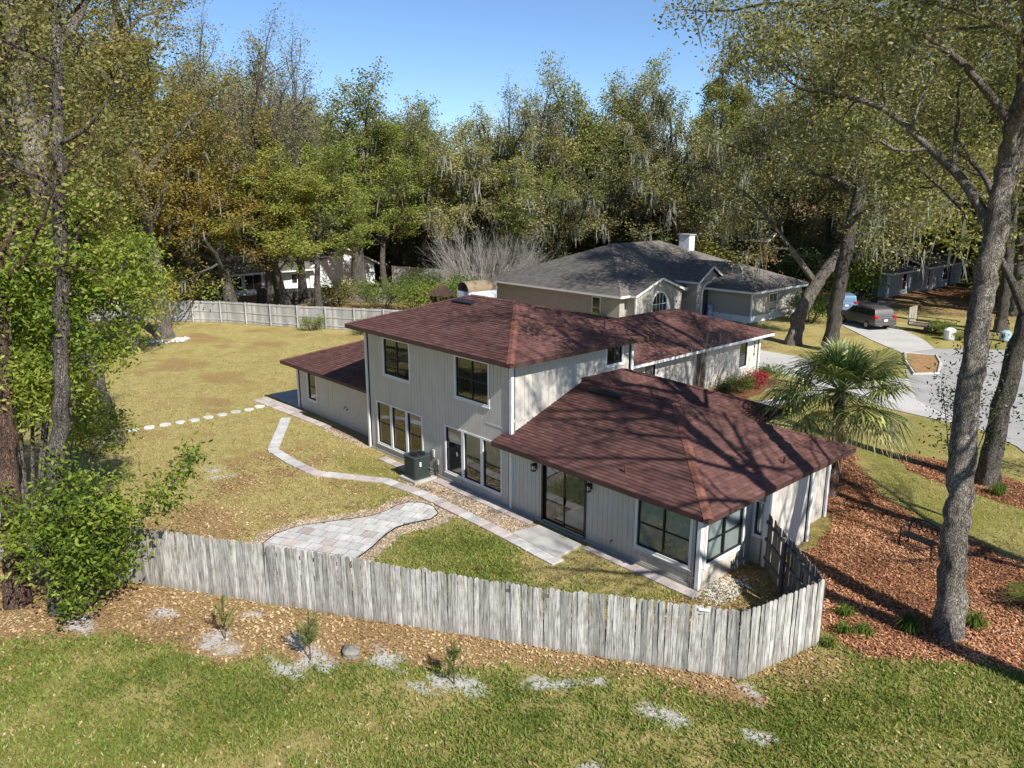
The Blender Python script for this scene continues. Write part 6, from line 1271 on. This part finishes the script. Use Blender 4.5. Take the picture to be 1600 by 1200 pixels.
# garden shrubs
GS = [(1.2, shrub_parts('garden', s_, 1.2, 1.3, 2600, .085, 8)) for s_ in (311, 312)]
for k, (x, y, h, m_, lab) in enumerate([(5.5, 13.6, .9, 'leaf_shrub', 'low green azalea nearest the low roof by the garage wing'), (5.6, 15.2, 1.0, 'leaf_dark', 'dark green azalea left of the red-flowered one'), (5.8, 18.8, 1.0, 'leaf_dark', 'dark azalea under the thin leafless shrub'),
        (5.9, 20.4, 1.1, 'leaf_shrub', 'green azalea with red blooms on its left side'), (6.0, 22.0, 1.1, 'leaf_pink', 'red-flowering azalea by the garage wing corner'), (5.9, 23.6, 1.2, 'leaf_shrub', 'yellow-green shrub below the house number'),
        (-11.5, 33.2, 1.3, 'leaf_shrub', 'clipped green hedge left under the arched window'), (-10.2, 34.6, 1.2, 'leaf_shrub', 'clipped green hedge in the middle under the arched window'), (-9.9, 36.6, 1.2, 'leaf_dark', 'dark rounded shrub right of the arched window'), (-13.6, 30.2, 1.3, 'leaf_shrub', 'green hedge along the shaded grey wall'), (-5.6, 46.6, .7, 'leaf_grey', 'low brown shrub at the grey garage wall'),
        (-22.6, 18.4, 2.0, 'leaf_lime', 'small leafy shrub against the back fence at the roof edge'), (-23.8, 14.2, 1.2, 'leaf_lime', 'small young plant on the lawn before the back fence'), (-28.0, 12.2, 1.3, 'leaf_lime', 'thin green plant at a back fence post'),
        (-33.5, 22.5, 3.0, 'leaf_shrub', 'rounded green shrub with pale stems beyond the back fence'), (-31.0, 24.5, 2.8, 'leaf_shrub', 'bushy green shrub right of the rounded one beyond the back fence'), (-26.5, 27.0, 3.6, 'leaf_shrub', 'large bright green shrub left of the garden arbour'), (-29.0, 25.2, 2.8, 'leaf_lime', 'yellow-green shrub between the round shrub and the arbour'), (-38.5, 20.5, 2.8, 'leaf_gold', 'olive-gold shrub before the dark fence'), (-37, 29.5, 3.2, 'leaf_shrub', 'green shrub at the tall stockade fence'),
        (-2.8, 45.2, 2.6, 'leaf_shrub', 'rounded green shrub beside the straight oak trunk'), (-5.6, 59.5, 5.0, 'leaf_bright', 'bright green tall shrub behind the blue car'), (-28.6, 72.5, 2.4, 'leaf_lime', 'yellow blooming shrub below the playhouse'), (-13.5, 63.5, 4.6, 'leaf_dark', 'large dark magnolia shrub right of the playhouse'),
        (7.0, 47.3, 1.3, 'leaf_bright', 'bright green pile of cut branches by the trailer'), (8.6, 46.0, .8, 'leaf_lime', 'low weedy plant right of the trailer'), (10.2, 45.6, .8, 'leaf_lime', 'low plant at the street edge by the bins'), (-29.5, 58.5, 7, 'leaf_dark', 'dark evergreen magnolia above the grey ridge')]):
    shrub((x, y), h, m_, lab, 'garden_shrub', None, GS if h < 4 else None)
# ------------------------------------------------------------------ palm
def fan_leaf(mb, c, d, L, rad, r, droop):
    """palmate leaf: petiole and a folded fan of leaflets"""
    d = unit(np.array(d)); side = unit(np.cross(d, [0, 0, 1.0])); up = np.cross(side, d)
    hub = c + d * L; mb[0].tube([c, c + d * L * .5 + np.array([0, 0, .03]), hub], [.03, .02, .014], 5)
    for k in range(34):
        a = R(-125 + 250 * k / 33) + r.normal(0, .02); q = unit(d * math.cos(a) + side * math.sin(a) + up * (.18 - .3 * abs(math.sin(a / 2)))); ln = rad * (1 - .28 * abs(a) / 2.2) * r.uniform(.9, 1.08); w = unit(np.cross(q, up)) * .034
        m = hub + q * ln * .55 + np.array([0, 0, -droop * .10 * ln]); tip = hub + q * ln + np.array([0, 0, -droop * ln * r.uniform(.35, .8)])
        b = len(mb[1]); mb[1] += [hub, m - w, m + w, tip]; mb[2] += [(b, b + 1, b + 2), (b + 1, b + 3, b + 2)]
PALM = thing('sabal_palm', (16.4, 9.6, 0), 'fan palm with drooping fronds and rough trunk beside the low roof', 'palm tree'); rp = np.random.default_rng(77)
top = np.array([15.95, 10.5, 3.75]); tp = np.array([(16.4, 9.6, -.2), (16.35, 9.75, 1.2), (16.15, 10.15, 2.6), (15.95, 10.5, 3.85)])
MB().tube(tp, [.24, .2, .2, .17], 10).build('trunk', 'bark_red', PALM)
bt = MB()
for k in range(70):
    t = k / 70; p = np.array([np.interp(t * 3, range(4), tp[:, i]) for i in range(3)]); a = k * 2.4; o_ = np.array([math.cos(a), math.sin(a), 0]); bt.add([p + o_ * .17 + np.cross(o_, [0, 0, 1]) * .07, p + o_ * .17 - np.cross(o_, [0, 0, 1]) * .07, p + o_ * .30 + np.array([0, 0, .20])], [(0, 1, 2)])
bt.build('leaf_bases', 'bark_pale', PALM, kind='stuff')
for k in range(50):
    a = k * 2.39996 + rp.normal(0, .25); el = 1.2 - 1.95 * (k / 50) + rp.normal(0, .2); d = np.array([math.cos(a) * math.cos(el), math.sin(a) * math.cos(el), math.sin(el)])
    mb = [MB(), [], []]; fan_leaf(mb, top + np.array([0, 0, .1 * rp.random()]), d, rp.uniform(1.35, 1.95) * (1 if el < .7 else .62), rp.uniform(1.45, 1.9) * (1 if el < .7 else .72), rp, .3 + .6 * (k / 50) + rp.uniform(-.15, .25))
    fr = mb[0].add(mb[1], mb[2]).build('frond', 'dry_grass' if k in (44, 47, 49) else 'leaf_palm', PALM)
# sago palm at the right edge, clumps of lily turf, cedar seedlings
SG = thing('sago_palm', (24.0, 5.9, 0), 'feathery sago palm in the mulch at the right edge', 'palm'); 
for k in range(26):
    a = k * 2.4; el = R(rp.uniform(15, 70)); c = np.array([24.0, 5.9, .25]); m = MB(); P_ = []
    for t in np.linspace(0, 1, 9): P_.append(c + np.array([math.cos(a) * math.cos(el), math.sin(a) * math.cos(el), math.sin(el)]) * 1.15 * t + np.array([0, 0, -.55 * t * t]))
    m.tube(P_, np.linspace(.014, .005, 9), 4); V = []; F = []; sd = np.array([-math.sin(a), math.cos(a), 0])
    for i in range(1, 25):
        t = i / 25; b_ = np.array([np.interp(t * 8, range(9), np.array(P_)[:, j]) for j in range(3)])
        for s in (-1, 1):
            tip = b_ + sd * s * .26 * math.sin(math.pi * min(1, t * .9 + .12)) + np.array([math.cos(a), math.sin(a), 0]) * .08; n0 = len(V); V += [b_, b_ + np.array([math.cos(a), math.sin(a), -.1]) * .02, tip]; F.append((n0, n0 + 1, n0 + 2))
    m.add(V, F).build('frond', 'leaf_shrub', SG)
MB().tube([(24, 5.9, -.1), (24, 5.9, .3)], [.16, .12], 8).build('trunk', 'bark_red', SG)
def tuft(x, y, h, n, seed, label, name='lily_turf'):
    r = np.random.default_rng(seed); V = []; F = []
    for k in range(n):
        a = r.uniform(0, 6.28); l = h * r.uniform(.7, 1.3); s = r.uniform(.35, 1.1); b = np.array([x + r.normal(0, .07), y + r.normal(0, .07), -.02]); q = np.array([math.cos(a), math.sin(a), 0]); w = np.array([-math.sin(a), math.cos(a), 0]) * .012
        m = b + q * l * s * .4 + np.array([0, 0, l * .75]); t = b + q * l * s + np.array([0, 0, l * (.8 - .5 * s)]); i = len(V); V += [b - w, b + w, m + w, m - w, t]; F += [(i, i + 1, i + 2), (i, i + 2, i + 3), (i + 3, i + 2, i + 4)]
    return tag(link(name, mesh_np(name, V, F), 'leaf_shrub'), label, 'grass clump')
tuft(22.05, 2.3, .42, 150, 1, 'lily turf clump just left of the foreground oak base'); tuft(23.15, 3.75, .42, 130, 2, 'lily turf clump right of the foreground oak base'); tuft(21.35, 1.3, .3, 120, 3, 'low lily turf clump between fence end and oak')
tuft(20.95, .95, .3, 90, 4, 'small green clump near the fence end in the mulch'); tuft(20.62, 1.75, .34, 90, 5, 'green clump just outside the shaded fence corner'); tuft(21.0, .1, .28, 80, 6, 'green weed at the foot of the fence end'); tuft(20.6, 14.3, .5, 150, 7, 'grassy clump at the foot of the dark oak')
def seedling(x, y, h, seed, label, full=1.0):
    r = np.random.default_rng(seed); root = thing('pine_seedling', (x, y, 0), label, 'seedling', 'pine seedlings planted along the fence'); t = MB(); V = []; F = []
    t.tube([(x, y, -.05), (x + .03, y, h * .45), (x, y + .03, h * .86)], [.018, .014, .006], 6); tips = [(np.array([x, y, h * .5]), np.array([x, y + .03, h * .9]))]
    for k in range(int(13 * full)):
        z = h * r.uniform(.12, .62); a = k * 2.4 + r.normal(0, .3); L = h * r.uniform(.22, .42) * (1.15 - .5 * z / h); p = np.array([x, y, z]); e = p + np.array([math.cos(a) * .55, math.sin(a) * .55, .85]) * L; t.bar(p, e, .008); tips.append((p, e))
    for p, e in tips:
        for q in np.linspace(.25, 1, 9):
            c = p + (e - p) * q
            for j in range(9):
                d = unit(unit(e - p) * r.uniform(.5, 1.2) + r.normal(0, .55, 3)) * r.uniform(.09, .17); w = unit(np.cross(d, r.normal(0, 1, 3))) * .006; i = len(V); V += [c - w, c + w, c + d]; F.append((i, i + 1, i + 2))
    t.build('trunk', 'bark_red', root); link('foliage', mesh_np('pine_needles', V, F), 'leaf_needle', root)
seedling(10.5, -10.97, 1.3, 1, 'slim sparse pine seedling, leftmost of three', .6); seedling(12.75, -9.8, 1.4, 2, 'bushiest pine seedling, middle of three', 1.25); seedling(15.85, -7.8, 1.15, 3, 'dark pine seedling right of the rock', .85)
